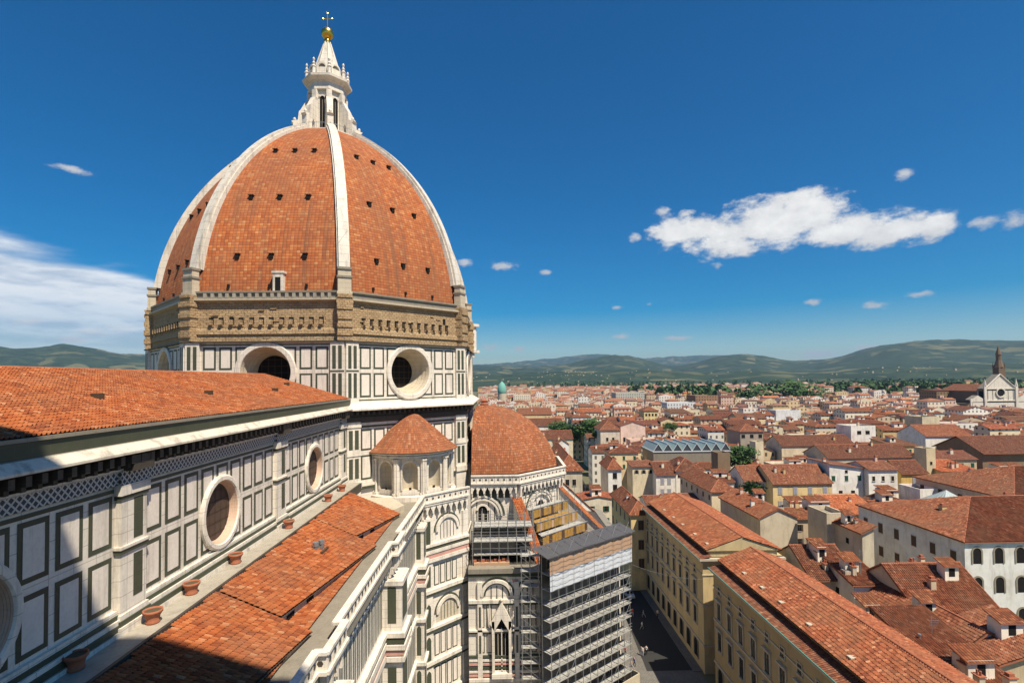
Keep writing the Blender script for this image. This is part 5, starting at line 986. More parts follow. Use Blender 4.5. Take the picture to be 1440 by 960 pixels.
BW = [(16.0, 'attic', .95, 1.15), (12.0, 'palazzo', 1.3, 2.6), (7.2, 'palazzo', 1.35, 2.9), (1.2, 'arch', 1.7, 3.2)]
c1, c2 = H(1009, 797, 19.5), H(982, 784, 19.5)
YN = (c1.y+c2.y)/2
palazzo('long ochre palazzo at bottom right with green copper gutter and three rows of shaded windows', 22, c1.x, YN, 19.5, YN-6.2, YN-11.5, 1.9, BW, (.46, .34, .17), 101)
palazzo('long cream palazzo down the shaded street, its sunlit end wall showing one window column', c2.x, 126, YN, 19.5, YN-7, YN-14, 2.2, BW, (.60, .46, .24), 111, [(YN-2.5, 11.8, 'glass', 1.3, 2.5), (YN-2.5, 6.6, 'brown', 1.4, 2.6), (YN-6.5, 11.8, 'glass', 1.3, 2.5)])
hp('narrow pale house end at the far corner of the shaded street, hipped roof', 887, 915, 722, 18, 22, roof='hip', rise=2.6, wall=YEL, tint=BR, wins=[('w', 1, (14.2, 9.6, 5.2), 'brown', 1.3, 2.2, .6), ('n', 5, (15, 10.5, 6), 'glass', 1., 1.9)], chim=2)
# ---- houses picked out one by one
hp('small white house with one dark window beside the shaded street', 855, 874, 659, 19, 14, roof='hip', rise=3.2, wall=WHITE, tint=BR, wins=[('w', 1, (15.6, 11.6), 'hole', 1.5, 2.0, .4)])
hp('cream stair tower bearing three round stone ornaments under a flat tiled top', 889, 921, 655, 20, 8, roof='shed_w', rise=.8, wall=CREAM, wins=[('w', 3, (17.4,), 'arch', 1.0, 1.2, 1.4)], name='house', chim=0)
hp('low house with lilac shutters between cream stair tower and white green-shuttered house', 922, 950, 666, 18, 12, roof='gy', rise=3.2, wall=WHITE, tint=DK, wins=[('w', 2, (14.6, 11), 'grey', 1.2, 1.9, 1)])
hp('white house under a brown hipped roof, two open green shutters below dark attic openings', 950, 990, 661, 19, 14, roof='hip', rise=3.4, wall=WHITE, tint=DK, wins=[('w', 3, (16.6,), 'hole', 1.3, 1.2, 1.2), ('w', 2, (12.6,), 'green', 1.4, 2.0, 1.2)])
hp('beige house with square tower end, one dark loft window facing the cathedral', 1000, 1036, 690, 18.5, 26, roof='hip', rise=2.6, wall=CREAM, tint=BR, wins=[('w', 1, (16.2,), 'hole', 1.3, 1.6, 1), ('n', 6, (15.8,), 'brown', .8, 1.3)], chim=2)
hp('brown windowless brick tower rising behind ivy on a roof terrace', 1009, 1027, 640, 22, 6, roof='flat', wall=BRN, chim=0)
hp('white-walled house with lilac shutters at left end of the long yellow house', 1046, 1084, 675, 18.4, 12, roof='gy', rise=3.6, wall=WHITE, wins=[('w', 2, (15.3, 11.6), 'grey', 1.4, 1.9, 1.4)])
hp('long yellow house with four lilac shutters under a broad red-brown roof', 1085, 1172, 678, 18.4, 15, roof='gy', rise=4.2, wall=YEL, wins=[('w', 4, (15.0, 10.8), 'grey', 1.25, 2.1, 2.2)], chim=3)
hp('big blank beige gable wall between two red roof slopes', 1068, 1122, 727, 18, 22, roof='gx', rise=2., wall=BEI, tint=BR, chim=2)
hp('tall white house with green shutters, its roofline sloping down to the right', 1165, 1215, 658, 22, 12, roof='shed_s', rise=1.6, wall=WHITE, wins=[('w', 3, (18.2,), 'green', 1.0, 1.5, 1.2), ('w', 1, (20.5,), 'hole', .9, .9, 1), ('w', 2, (13.6,), 'hole', 1.2, 1.6, 1.4)], chim=1)
hp('tall pinkish-white house with small high windows, right-hand neighbour of the green-shuttered one', 1220, 1263, 659, 22, 11, roof='gy', rise=1.6, wall=WHITE, wins=[('w', 3, (18.4,), 'glass', .8, 1.4, 1.5), ('w', 2, (13.6,), 'green', 1.4, 1.6, 1.4)], chim=1)
hp('ochre yellow house with one lilac shutter below a dark brown roof', 1266, 1306, 664, 20.5, 10, roof='gy', rise=3, wall=(.74, .48, .14), tint=DK, wins=[('w', 1, (17,), 'grey', 1.3, 2.2, 2)], chim=0)
hp('little white house with two bright green shutters and a flat roof', 1293, 1322, 692, 17.6, 8, roof='terrace', wall=WHITE, wins=[('w', 2, (14.4, 10.8), 'green', 1.1, 1.8, 1.2)], chim=0)
hp('bright orange single-pitch roof on a low house in front of white houses', 1178, 1238, 722, 15.8, 9, roof='shed_w', rise=3.0, wall=CREAM, tint=(1.9, 1.5, 1.15), chim=1)
hp('narrow pale house tower with blank sunlit wall and a shadow across it', 1162, 1191, 727, 20.2, 7, roof='flat', wall=BEI, chim=0)
hp('slim beige tower wall with a small side window and steep little red roof', 1212, 1229, 750, 19.2, 9, roof='shed_n', rise=1.6, wall=BEI, tint=BR, wins=[('n', 1, (16,), 'hole', .9, 1.1)], chim=0)
hp('white cottage-like roof house with one tall green shutter beside a terrace', 1200, 1244, 821, 18.6, 8, roof='shed_w', rise=2.2, wall=WHITE, tint=BR, wins=[('w', 1, (14.8,), 'green', 1.3, 2.5, 2.4, .2), ('n', 1, (15.4,), 'hole', .9, 1.3)], chim=0, aerial=True)
hp('low house with striped brown tile roof between the blank gable and the white cottage', 1140, 1207, 812, 18, 12, roof='gy', rise=3.4, wall=CREAM, chim=1, aerial=True)
hp('broad house with steep striped red roof and white chimneys before the arcaded palazzo', 1288, 1408, 857, 17.6, 13, roof='gy', rise=4.2, wall=BEI, tint=BR, wins=[('w', 3, (14.6,), 'hole', .9, 1.2)], chim=3, aerial=True)
hp('grey-white gabled house at lower right, one small framed window in its end wall', 1346, 1434, 917, 16.8, 17, roof='gx', rise=2.5, wall=(.66, .62, .56), tint=BR, wins=[('w', 1, (14.2,), 'glass', .9, 1.1, 1.2), ('n', 3, (14,), 'hole', .8, 1.2)], chim=1)
hp('small low red roof squeezed in front of the white cottage', 1186, 1262, 893, 16.6, 7, roof='gy', rise=1.8, wall=WHITE, tint=BR, wins=[('w', 1, (14,), 'hole', .9, 1.1, 1)], chim=1)
house('long single-pitch roof with deep tile grooves beside the ochre palazzo roof', 50, -47.2, -53.5, 17, 16.2, roof='shed_w', rise=4.4, wall=BEI, tint=BR, chim=2, aerial=True)
hp('beige house corner with red tiles cut by the right edge of view', 1404, 1500, 932, 17.6, 9, roof='shed_n', rise=2.4, wall=(.62, .48, .30), tint=BR, chim=0)
hp('low cluster house with a cream wall and patched roof behind the ochre palazzo', 1030, 1080, 800, 18.2, 8, roof='shed_w', rise=1.6, wall=CREAM, tint=BR, chim=2) if 0 else None
pa = H(1356, 760, 20.5)
house('white palazzo with rows of dark arched windows and broad hipped roof', pa.x, pa.y, pa.y-44, 28, 20.5, roof='hip', rise=4.6, wall=(.74, .72, .66), tint=BR, wins=[('w', 11, (16.4, 11.2, 5.6), 'arch', 1.5, 2.8, 2.2), ('n', 6, (16, 11), 'brown', 1.2, 2.0, 2.4)], chim=7, name='palazzo', cat='palazzo')
pb = H(1427, 702, 20.5)
house('large beige palazzo with red hipped roof behind the glass pyramid', pb.x, pb.y, pb.y-40, 30, 20.5, roof='hip', rise=5.2, wall=(.58, .45, .33), wins=[('n', 5, (16.4, 11), 'brown', 1.3, 2.2, 2.4)], chim=6, name='palazzo', cat='palazzo')
hp('grey-brown tall house with dark open loggia under its roof', 1040, 1074, 606, 24, 15, roof='hip', rise=3.2, wall=(.40, .34, .27), wins=[('w', 3, (20.6,), 'hole', 1.8, 1.8, 1.4), ('w', 2, (16,), 'glass', 1.2, 1.8, 2)])
hp('plain sunlit stair tower attached in front of the loggia house', 1062, 1074, 624, 23.4, 5, roof='flat', wall=CREAM, chim=0)
hp('long low house with dark brown roof and narrow cream wall strip', 1096, 1206, 625, 20, 14, roof='gy', rise=3.6, wall=CREAM, tint=DK, chim=2)
hp('wide dark-roofed house with two glass skylights behind white houses', 1160, 1292, 642, 19.4, 16, roof='gy', rise=3.8, wall=BEI, tint=DK, chim=3)
hp('white block with two dark windows standing above brown roofs', 1195, 1233, 601, 24, 12, roof='flat', wall=WHITE, wins=[('w', 2, (20.6,), 'hole', 2.2, 1.8, 2)])
hp('square cream tower block above the ochre roofs', 1295, 1323, 588, 28, 12, roof='flat', wall=(.70, .60, .40), chim=0)
hp('white-ended house with wide orange roof right of the slender tower', 1298, 1370, 612, 22, 18, roof='gy', rise=4.4, wall=WHITE, tint=BR, wins=[('w', 1, (18,), 'hole', 1.5, 1.5, 4)])
hp('very wide dark brown roof at the right edge, deep shaded eave', 1376, 1500, 634, 20, 22, roof='gy', rise=5, wall=BRN, tint=DK, chim=1, o=1.5)
hp('slender cream tower with a single small window', 1302, 1316, 634, 25, 5, roof='flat', wall=(.70, .58, .36), wins=[('w', 1, (20.5,), 'hole', .8, 1.0, .5)], chim=0)
hp('low house with plain red roof terrace and cream chimneys', 1322, 1378, 662, 18.8, 12, roof='shed_w', rise=2, wall=YEL, tint=(1.7, 1.2, .9), chim=3)
hp('far long white hall with low parapet', 1089, 1128, 578, 23, 14, roof='flat', wall=(.82, .80, .76), chim=0)
hp('cream house with hipped roof joined to left of pink house', 844, 872, 604, 23, 18, roof='hip', rise=4.6, wall=(.74, .62, .48), wins=[('w', 2, (17,), 'glass', 1.2, 1.8, 2)])
hp('pink house with three dark windows and a gable', 872, 908, 598, 24.5, 15, roof='gx', rise=2.2, wall=PINK, wins=[('w', 3, (15.6,), 'hole', 1.3, 2.4, 2)])
hp('four-storey yellow apartment house with small dark windows', 905, 926, 577, 27, 14, roof='hip', rise=2.6, wall=(.78, .62, .30), wins=[('w', 4, (23, 19, 15), 'hole', 1.4, 1.7, 1.6)])
hp('big house with orange hipped roof on left side of the shaded street', 786, 819, 661, 20, 44, roof='hip', rise=4.6, wall=BEI, tint=BR, wins=[('w', 2, (15, 10), 'glass', 1.2, 2, 1.6)], chim=3)
hp('brown-roofed house wedged between tribune dome and orange hipped roof', 757, 785, 655, 19, 16, roof='gy', rise=3, wall=CREAM, tint=DK)
hp('small white gabled house beyond the orange hipped roof', 781, 800, 624, 21, 14, roof='gx', rise=2.2, wall=WHITE)
hp('yellow-walled house under long red roof above tribune dome', 728, 776, 582, 23, 20, roof='gy', rise=4.4, wall=(.72, .56, .30), chim=2)
hp('low house with brown roof and white wall strip beyond tribune dome', 744, 792, 598, 21, 18, roof='gy', rise=4, wall=WHITE, tint=DK, chim=2)
hp('house with long brown roof left of the dark green trees', 757, 806, 616, 20.5, 14, roof='gy', rise=3.4, wall=CREAM, tint=DK, chim=1)
def far_block(label, pxl, pxr, py, X, lx, **k):
    a, b = AX(pxl, py, X), AX(pxr, py, X); PROT.append((pxl, pxr, py-4, py+7, X)); return house(label, X, a.y, b.y, lx, a.z, far=True, chim=0, **k)
far_block('distant brown brick block with shaded side, right of the white flat building', 978, 1010, 557, 600, 30, roof='flat', wall=(.33, .20, .12))
far_block('distant low white building with long flat roof', 938, 978, 567, 560, 20, roof='flat', wall=(.72, .71, .68))
far_block('distant wide grey-green institute building with tan end walls', 866, 908, 553, 720, 30, roof='flat', wall=(.50, .50, .42))
far_block('distant white villa with rows of windows before the wooded hills', 1200, 1223, 545, 900, 24, roof='hip', rise=4, wall=(.80, .74, .64))
far_block('distant square brown tower before the wooded hills', 1249, 1259, 545, 900, 12, roof='flat', wall=(.34, .24, .15))
far_block('dark brown block in front of the church nave', 1317, 1347, 549, 520, 22, roof='shed_w', rise=1, wall=(.28, .19, .11), tint=DK)
far_block('distant cream apartment block near the green belt of trees', 1040, 1062, 552, 820, 20, roof='hip', rise=3, wall=(.74, .62, .42))
far_block('distant pale slab building at the far left edge of the city', 722, 746, 556, 800, 20, roof='flat', wall=(.74, .66, .5))
PROT += [(918, 1032, 615, 648, 230), (1362, 1440, 520, 570, 470), (778, 850, 582, 612, 290), (1325, 1376, 690, 712, 110), (698, 716, 535, 562, 690)]
# ---- glass saw-tooth market roof
a, b = H(945, 634, 19), H(1031, 634, 19); mk = root('market_hall', 'glass and copper saw-tooth roof over a long grey market hall', 'market hall', (a.x+9, (a.y+b.y)/2, 0)); og = (a.x+9, (a.y+b.y)/2, 0); HOUSES.append((a.x, a.x+18, b.y, a.y+6, 19))
mb = MB(og); mb.bx(a.x, a.x+18, b.y, a.y+8, 0, 18.6, 'grey_stone'); mb.bx(a.x-.3, a.x+18, b.y-.3, a.y+8.3, 18.6, 19, 'sheet_white'); mb.build('hall_wall', mk)
n = 8; Wt = (a.y+8-b.y)/n
for i in range(n):
    mb = MB(og); y0 = b.y+i*Wt; y1 = y0+Wt; ym = (y0+y1)/2; x0, x1 = a.x, a.x+18
    mb.poly([(x0, y1, 19), (x0, y0, 19), (x0, ym, 22.2)], 'window_glass'); mb.poly([(x1, y1, 19.02), (x0, y1, 19.02), (x0, ym, 22.2), (x1, ym, 22.2)], 'glass_roof'); mb.poly([(x0, y0, 19.02), (x1, y0, 19.02), (x1, ym, 22.2), (x0, ym, 22.2)], 'glass_roof'); mb.tube((x0-.1, ym, 22.2), (x1, ym, 22.2), .15, 5, 'sheet_white'); mb.tube((x0-.1, y0, 19), (x0-.1, ym, 22.2), .12, 4, 'sheet_white'); mb.tube((x0-.1, y1, 19), (x0-.1, ym, 22.2), .12, 4, 'sheet_white'); mb.build('roof_tooth', mk)
# ---- glass pyramid skylight on a courtyard roof
p = H(1351, 712, 18.5); sk = root('glass_pyramid', 'pale blue-green glass pyramid skylight between two palazzi', 'skylight', (p.x+4, p.y, 0)); og = (p.x+4, p.y, 0); HOUSES.append((p.x, p.x+8, p.y-5, p.y+5, 18))
mb = MB(og); mb.bx(p.x, p.x+8, p.y-4, p.y+4, 0, 18.4, 'house_plaster'); mb.build('base_block', sk); mb = MB(og); c = (p.x+4, p.y, 21.6); q = [(p.x, p.y+4, 18.45), (p.x, p.y-4, 18.45), (p.x+8, p.y-4, 18.45), (p.x+8, p.y+4, 18.45)]
for i in range(4):
    mb.poly([q[i], q[(i+1) % 4], c], 'glass_roof'); mb.tube(q[i], c, .08, 4, 'sheet_white')
    for f in (.25, .5, .75): s = V(q[i])+(V(q[(i+1) % 4])-V(q[i]))*f; mb.tube(s+V((0, 0, .03)), V(c), .04, 4, 'sheet_white')
mb.build('glass_roof', sk)
# ================================================================== far landmarks
X = 480.; a, b = AX(1362, 560, X), AX(1452, 560, X); yc = (a.y+b.y)/2; ch = root('white_church', 'white marble gabled church front with round window, brown nave and spire behind', 'church', (X, yc, 0)); og = (X, yc, 0); HOUSES.append((X-4, X+90, yc-32, yc+32, 40))
Wc = (a.y-b.y)/90.; zt = lambda py: AX(1407, py, X).z
mb = MB(og); v = Wall(mb, (X, yc, 0), (0, -1, 0), (-1, 0, 0)); g = lambda px: (px-1407)*Wc
zs1, za, zl = zt(546), zt(526), zt(563)
pts = [(g(1385), 0), (g(1429), 0), (g(1429), zs1), (0, za), (g(1385), zs1)]; mb.poly([v.P(s, t, 0) for s, t in pts], 'white_marble'); mb.poly([v.P(s, t, -8) for s, t in pts[::-1]], 'white_marble')
for s0, s1 in ((g(1365), g(1385)), (g(1429), g(1449))): sm = (s0+s1)/2; mb.poly([v.P(s0, 0, 0), v.P(s1, 0, 0), v.P(s1, zl+1, 0), v.P(sm, zl+5, 0), v.P(s0, zl+1, 0)], 'white_marble'); mb.poly([v.P(s0, zl+1, 0), v.P(sm, zl+5, 0), v.P(sm, zl+5, -6), v.P(s0, zl+1, -6)], 'grey_stone'); v.panel(s0+1.2, s1-1.2, zl-9, zl-1, .6, .1)
for s in (g(1385), g(1429)): v.box(s-1.1, s+1.1, 0, zs1+3, 1, 'white_marble'); q = v.P(s, 0, .5); mb.tube((q.x, q.y, zs1+3), (q.x, q.y, zs1+9), 1.1, 6, 'white_marble', .1)
for s in (g(1365), g(1449)): v.box(s-.8, s+.8, 0, zl+2, .8, 'white_marble')
for (s0, t0), (s1, t1) in (((g(1385), zs1), (0, za)), ((0, za), (g(1429), zs1))):
    A_, B_ = v.P(s0, t0, .3), v.P(s1, t1, .3); mb.tube(A_, B_, .6, 6, 'white_marble'); mb.poly([v.P(s0, t0, -8), v.P(s1, t1, -8), v.P(s1, t1, 0), v.P(s0, t0, 0)], 'grey_stone')
for t in (zs1-.6, zl-.5, zl-11): v.box(g(1386), g(1428), t, t+.8, .6, 'white_marble'); v.rect(g(1386), g(1428), t-1.2, t-.3, .1, 'green_marble')
for s in np.linspace(g(1389), g(1425), 6): v.rect(s-.25, s+.25, zl+.6, zs1-1.4, .08, 'green_marble')
mb.build('facade', ch); mb = MB(og); v.mb = mb; ct = zt(552); v.ring(0, ct, [(4.6, .2), (4.6, .8), (3.6, .8), (3.4, .3)], 24, 'white_marble'); v.disc(0, ct, 3.5, .25, 'void', 24); mb.build('rose_window', ch)
mb = MB(og); zn = zt(545); mb.bx(X+8, X+50, yc-12, yc+13, 0, zn-3, 'church_brown'); mb.bx(X+7, X+50, yc+13, yc+24, 0, zl-3, 'church_brown'); mb.build('nave', ch)
mb = MB(og); slab(mb, [(X+50.5, yc+13.6, zn-3), (X+8, yc+13.6, zn-3), (X+8, yc, zn+3.4), (X+50.5, yc, zn+3.4)], 'house_tile'); slab(mb, [(X+8, yc-13, zn-3), (X+50.5, yc-13, zn-3), (X+50.5, yc, zn+3.4), (X+8, yc, zn+3.4)], 'house_tile'); mb.build('roof', ch)
ts = AX(1404, 500, X+60); mb = MB(og); f = (X+60)/743.; zc = lambda py: AX(1404, py, X+60).z
mb.bx(ts.x-3.5, ts.x+3.5, ts.y-3.5, ts.y+3.5, 0, zc(516), 'church_brown'); mb.lathe(ts.x, ts.y, [(4.4, zc(516)), (4.0, zc(515)), (2.2, zc(506)), (2.1, zc(499)), (2.6, zc(498.5)), (.1, zc(486))], 8, 'church_brown')
for dx, dy in ((-1, -1), (-1, 1), (1, -1), (1, 1)): mb.tube((ts.x+3.2*dx, ts.y+3.2*dy, zc(517)), (ts.x+3.2*dx, ts.y+3.2*dy, zc(509)), .8, 5, 'church_brown', .05)
mb.build('spire', ch)
X = 700.; p = AX(706, 560, X); sy = root('synagogue', 'pale synagogue with tall turquoise copper dome above tribune roof', 'synagogue', (X, p.y, 0)); og = (X, p.y, 0); HOUSES.append((X-12, X+25, p.y-16, p.y+12, 30)); zc = lambda py: AX(706, py, X).z
mb = MB(og); mb.bx(X-10, X+14, p.y-14, p.y+9, 0, zc(572), 'pale_stone'); mb.bx(X-6, X+8, p.y-9, p.y+7, 0, zc(566), 'pink_marble'); mb.lathe(X, p.y, [(5.6, 20), (5.6, zc(552))], 16, 'pale_stone'); mb.build('wall', sy)
mb = MB(og); zb_ = zc(552); hh = zc(536)-zb_; mb.lathe(X, p.y, [(5.7, zb_-.5), (6.0, zb_), (6.1, zb_+hh*.2), (5.8, zb_+hh*.42), (4.9, zb_+hh*.62), (3.3, zb_+hh*.8), (1.4, zb_+hh*.93), (.25, zb_+hh), (.2, zb_+hh+3)], 20, 'copper_bright'); mb.build('dome', sy, True)
# ================================================================== trees
def crown_mesh(seed, n, lobes, mats, leaf):
    rs = random.Random(seed); mb = MB()
    L = [(V((rs.uniform(-.5, .5), rs.uniform(-.5, .5), rs.uniform(.35, .95))), rs.uniform(.28, .48)) for _ in range(lobes)]
    for _ in range(n):
        c, r = rs.choice(L); d = V((rs.gauss(0, 1), rs.gauss(0, 1), rs.gauss(0, 1))).normalized(); p = c+d*r*(rs.random()**.4); p.z = max(p.z, .12)
        u = V((rs.gauss(0, 1), rs.gauss(0, 1), rs.gauss(0, .6))).normalized(); w_ = u.orthogonal().normalized(); s = leaf*rs.uniform(.6, 1.4); mb.poly([p-u*s-w_*s*.6, p+u*s-w_*s*.6, p+u*s*.8+w_*s*.6, p-u*s*.8+w_*s*.6], rs.choice(mats))
    o = mb.build('crown'); me = o.data; bpy.data.objects.remove(o); return me
CR = [crown_mesh(i, 1500, 9, ('leaf_dark', 'leaf_dark', 'leaf_mid'), .055) for i in range(3)]
mb = MB(); mb.tube((0, 0, 0), (.02, .01, .35), .035, 7, 'bark', .024)
for a in range(5): mb.tube((.02, .01, .3), (.35*math.cos(a*1.3), .35*math.sin(a*1.3), .62), .018, 5, 'bark', .006)
o = mb.build('trunk'); TRK = o.data; bpy.data.objects.remove(o)
def tree(label, x, y, h, wd, i, base=0., group=None):
    r = root('tree', label, 'tree', (x, y, base), i*1.7, group)
    t = link('trunk', TRK, r); t.scale = (wd, wd, h); c = link('crown', CR[i % 3], r); c.scale = (wd*1.25, wd*1.25, wd); c.location.z = max(h*.1, h-wd*1.25); return r
for i, (px, py, X, h, wd, lb) in enumerate(((792, 603, 330, 24, 8, 'leftmost dark green tree of the courtyard group by the pink house'), (806, 608, 320, 21, 7, 'low bushy tree second from left in the courtyard group'), (820, 602, 325, 25, 9, 'tallest broad tree in the middle of the courtyard group'), (833, 600, 335, 25, 9, 'dark tree behind the middle of the courtyard group'), (842, 607, 300, 22, 7, 'rounded tree touching the cream house at its left'), (937, 590, 350, 26, 6, 'green tree just right of the yellow apartment house'),
    (940, 606, 300, 25, 4, 'tall thin green tree between yellow apartment house and glass roof'), (1046, 645, 205, 24, 5, 'small garden tree on the terrace beside the brown tower'), (1036, 650, 200, 22.5, 6, 'ivy-like bush on the terrace left of the garden tree'), (1053, 697, 150, 20.5, 4, 'small green bush beside the white-walled lilac-shuttered house'), (1131, 550, 760, 44, 34, 'far dark tree clump standing alone before the hills'), (1062, 553, 700, 38, 24, 'far round tree left of the lone dark tree clump'))):
    p = AX(px, py, X); tree(lb, X, p.y, h, wd, i); HOUSES.append((X-wd*.4, X+wd*.4, p.y-wd*.4, p.y+wd*.4, h))
mb = MB(); rs = random.Random(5)
for x0, x1, X, n in ((925, 1040, 880, 60), (1050, 1120, 1000, 40), (1165, 1255, 950, 38), (1255, 1400, 800, 34), (880, 1000, 1300, 30), (1150, 1440, 1500, 160), (1200, 1440, 2000, 200), (700, 1200, 2300, 120), (1260, 1440, 1050, 28)):
    for k in range(n):
        XX = X*rs.uniform(.93, 1.08); p = AX(rs.uniform(x0, x1), 545, XX); hgt = rs.uniform(10, 17)*(1+X/3000.)+(12 if X > 1200 else 16); wd = rs.uniform(7, 13)
        for q in range(34): d = V((rs.gauss(0, 1), rs.gauss(0, 1), rs.gauss(0, 1))).normalized(); c = V((p.x, p.y, hgt*.72))+V((d.x*wd*.55, d.y*wd*.55, d.z*hgt*.28)); u = V((rs.gauss(0, 1), rs.gauss(0, 1), rs.gauss(0, 1))).normalized()*wd*.3; w_ = u.orthogonal().normalized()*wd*.22; mb.poly([c-u-w_, c+u-w_, c+u+w_, c-u+w_], rs.choice(('leaf_dark', 'leaf_dark', 'leaf_mid')))
        mb.tube((p.x, p.y, 0), (p.x, p.y, hgt*.6), .5, 4, 'bark')
struct(mb.build('tree_belt'), 'stuff')
# ================================================================== the rest of the roofscape: houses one by one, then the far city as one mass
LM = [('the pink house', 880, 612), ('the glass saw-tooth roof', 975, 632), ('the tall green-shuttered house', 1195, 685), ('the white gabled church', 1405, 545), ('the arcaded white palazzo', 1395, 790), ('the tribune dome', 735, 620), ('the big blank gable', 1095, 745), ('the slender cream tower', 1309, 645), ('the shaded street', 835, 690), ('the long yellow house', 1128, 690), ('the white flat-roofed block', 1214, 605), ('the loggia house', 1057, 615), ('the courtyard trees', 815, 600), ('the yellow apartment house', 915, 585), ('the far white hall', 1108, 582), ('the synagogue dome', 706, 550)]
def proj(p):
    z = p[2]-HC; fx = p[0]*cy_-p[1]*sy_; lf = p[0]*sy_+p[1]*cy_; d = fx*cp+z*sp; u = -fx*sp+z*cp; a, b = -lf*F/d, -u*F/d
    return 720+a*cr-b*sr, CY+a*sr+b*cr
WN = ['tawny', 'cream', 'ochre', 'pale cream', 'white', 'beige', 'pinkish', 'sand']
TN = [((1.0, .92, .85), 'red-brown'), ((.66, .62, .62), 'dark brown'), ((1.4, 1.15, .95), 'orange-red'), ((.80, .84, .86), 'dusty brown')]
RN = {'gx': 'end-on gabled', 'gy': 'broadside gabled', 'hip': 'hipped', 'shed_w': 'single-pitch', 'flat': 'flat', 'terrace': 'terrace'}
def clash(x0, x1, y0, y1, m=.8): return any(x0-m < b and x1+m > a and y0-m < d and y1+m > c for a, b, c, d, _ in HOUSES)
def street(x, y): yy = -29-(x-91)*.047; return x < 420 and abs(y-yy-2) < 5.5
auto = []; cand = []; FAR0 = 415.
x = 100.
while x < 420:
    st = 9.6+(x-100)*.016; y = 24.
    while y > -1.12*x-18:
        wl, dl = rng.uniform(.65, 1.5)*st, rng.uniform(.7, 1.25)*st; cand.append((x+rng.uniform(-2.5, 2.5), y, wl, dl)); y -= wl+rng.choice((.05, .3, .3, 2.5))
    x += st*.92
rng2 = random.Random(11)
for x, y, wl, dl in cand:
    px, py = proj((x, y-wl/2, 18)); 
    if px > 1475 or px < 690 or (px < 790 and py > 606) or (px < 740 and py > 570): continue
    for k in range(7):                                # shrink until it fits between its neighbours
        f = 1-.1*k; x1, yb = x+dl*f, y-wl*f
        if not clash(x, x1, yb, y, .15): break
    else: continue
    if min(dl, wl)*f < 4.5 or street(x, y) or street(x, yb): continue
    if x < 128 and y > -52: continue
    if len(auto) >= 250: FAR0 = x; break
    h = rng2.gauss(18.4, 2.3) if x < 230 else rng2.gauss(20, 3.0); h = min(max(h, 13.5), 26)
    if x < 170: h = min(h, 17.6)
    if rng2.random() < .06 and x > 200: h += 4
    wi = rng2.choices(range(8), (3, 4, 2, 4, 4, 3, 1, 3))[0]; ti = rng2.choices(range(4), (4, 5, 3, 3))[0]; rf = rng2.choices(('gx', 'gy', 'hip', 'shed_w', 'flat', 'terrace'), (4, 7, 5, 2, 1, 1))[0]
    wz = h; rise = min(wl*f, dl*f)*rng2.uniform(.13, .20); dist = x; wins = []
    if x < 225:
        nw = max(1, int(wl*f/3.6)); kd = rng2.choice(('green', 'brown', 'grey', 'hole', 'glass', 'open_green', 'open_brown')); wins.append(('w', nw, (h-3.2, h-6.6), kd, rng2.choice((.9, 1.1)), 1.6, 1.5)); nn = max(1, int(dl*f/4)); wins.append(('n', nn, (h-3.2,), kd, .9, 1.5, 1.5))
    bad = False
    for a_, b_, t_, u_, X_ in PROT:
        if x > X_-4: continue
        q0, q1 = proj((x, y, h))[0], proj((x, yb, h))[0]
        if min(q0, q1) < b_-1 and max(q0, q1) > a_+1:
            top = lambda: min(proj((x, y, h))[1], proj((x+(x1-x)/2, (y+yb)/2, h+(rise if rf in ('gx', 'gy', 'hip', 'shed_w') else 1)))[1])
            while top() < u_ and h > 8: h -= .6
            if top() < u_: bad = True; break
    if bad: continue
    wins = [(s_, n_, tuple(z_-wz+h for z_ in zz_), *r_) for s_, n_, zz_, *r_ in wins]
    auto.append((x, y, yb, x1-x, h, rf, rise, wi, ti, wins, (px, py)))
    HOUSES.append((x, x1, yb, y, h))
labs = {}
def lab(a):
    x, y, yb, lx, h, rf, rise, wi, ti, wins, (px, py) = a; px, py = proj((x, (y+yb)/2, h)); l = min(LM, key=lambda q: ((q[1]-px)/1.2)**2+((q[2]-py)*1.6)**2); dx, dy = px-l[1], py-l[2]
    rel = ('left of' if dx < 0 else 'right of') if abs(dx) > abs(dy)*2 else ('beyond' if dy < 0 else 'in front of'); sz = 'small' if (y-yb)*lx < 110 else ('large' if (y-yb)*lx > 230 else 'mid-sized')
    return f"{sz} {WN[wi]} house, {TN[ti][1]} {RN[rf]} roof {rel} {l[0]}", px
tmp = [lab(a) for a in auto]; cnt = {}
for i, (t, px) in enumerate(tmp): cnt.setdefault(t, []).append((px, i))
ORD = ['leftmost', 'second from left', 'third from left', 'fourth from left', 'fifth from left', 'sixth from left', 'seventh from left']
final = [t for t, _ in tmp]
for t, l in cnt.items():
    if len(l) > 1:
        for k, (px, i) in enumerate(sorted(l)): final[i] = t.split(' house,')[0]+' house, '+ORD[min(k, 6)]+' of kind,'+t.split(' house,')[1].replace('the ', '')
final = [t if len(t.split()) <= 16 else t.replace('mid-sized ', '').replace(' house, ', ' house ', 1).replace(' of kind', '').replace('second from left', 'second').replace('third from left', 'third') for t in final]
for a, lb in zip(auto, final):
    x, y, yb, lx, h, rf, rise, wi, ti, wins, _ = a
    c = WALLS[wi]; j = rng2.uniform(.85, 1.12); HOUSES_N = len(HOUSES)
    house(lb, x, y, yb, lx, h, roof=rf, rise=rise, wall=tuple(q*j for q in c), tint=tuple(q*rng2.uniform(.92, 1.08) for q in TN[ti][0]), wins=wins, chim=rng2.choice((0, 1, 1, 2)) if x < 260 else rng2.choice((0, 1)), far=x >= 225, group='houses of the old town roofscape', aerial=x < 220 and rng2.random() < .55, hut=rng2.random() < .38)
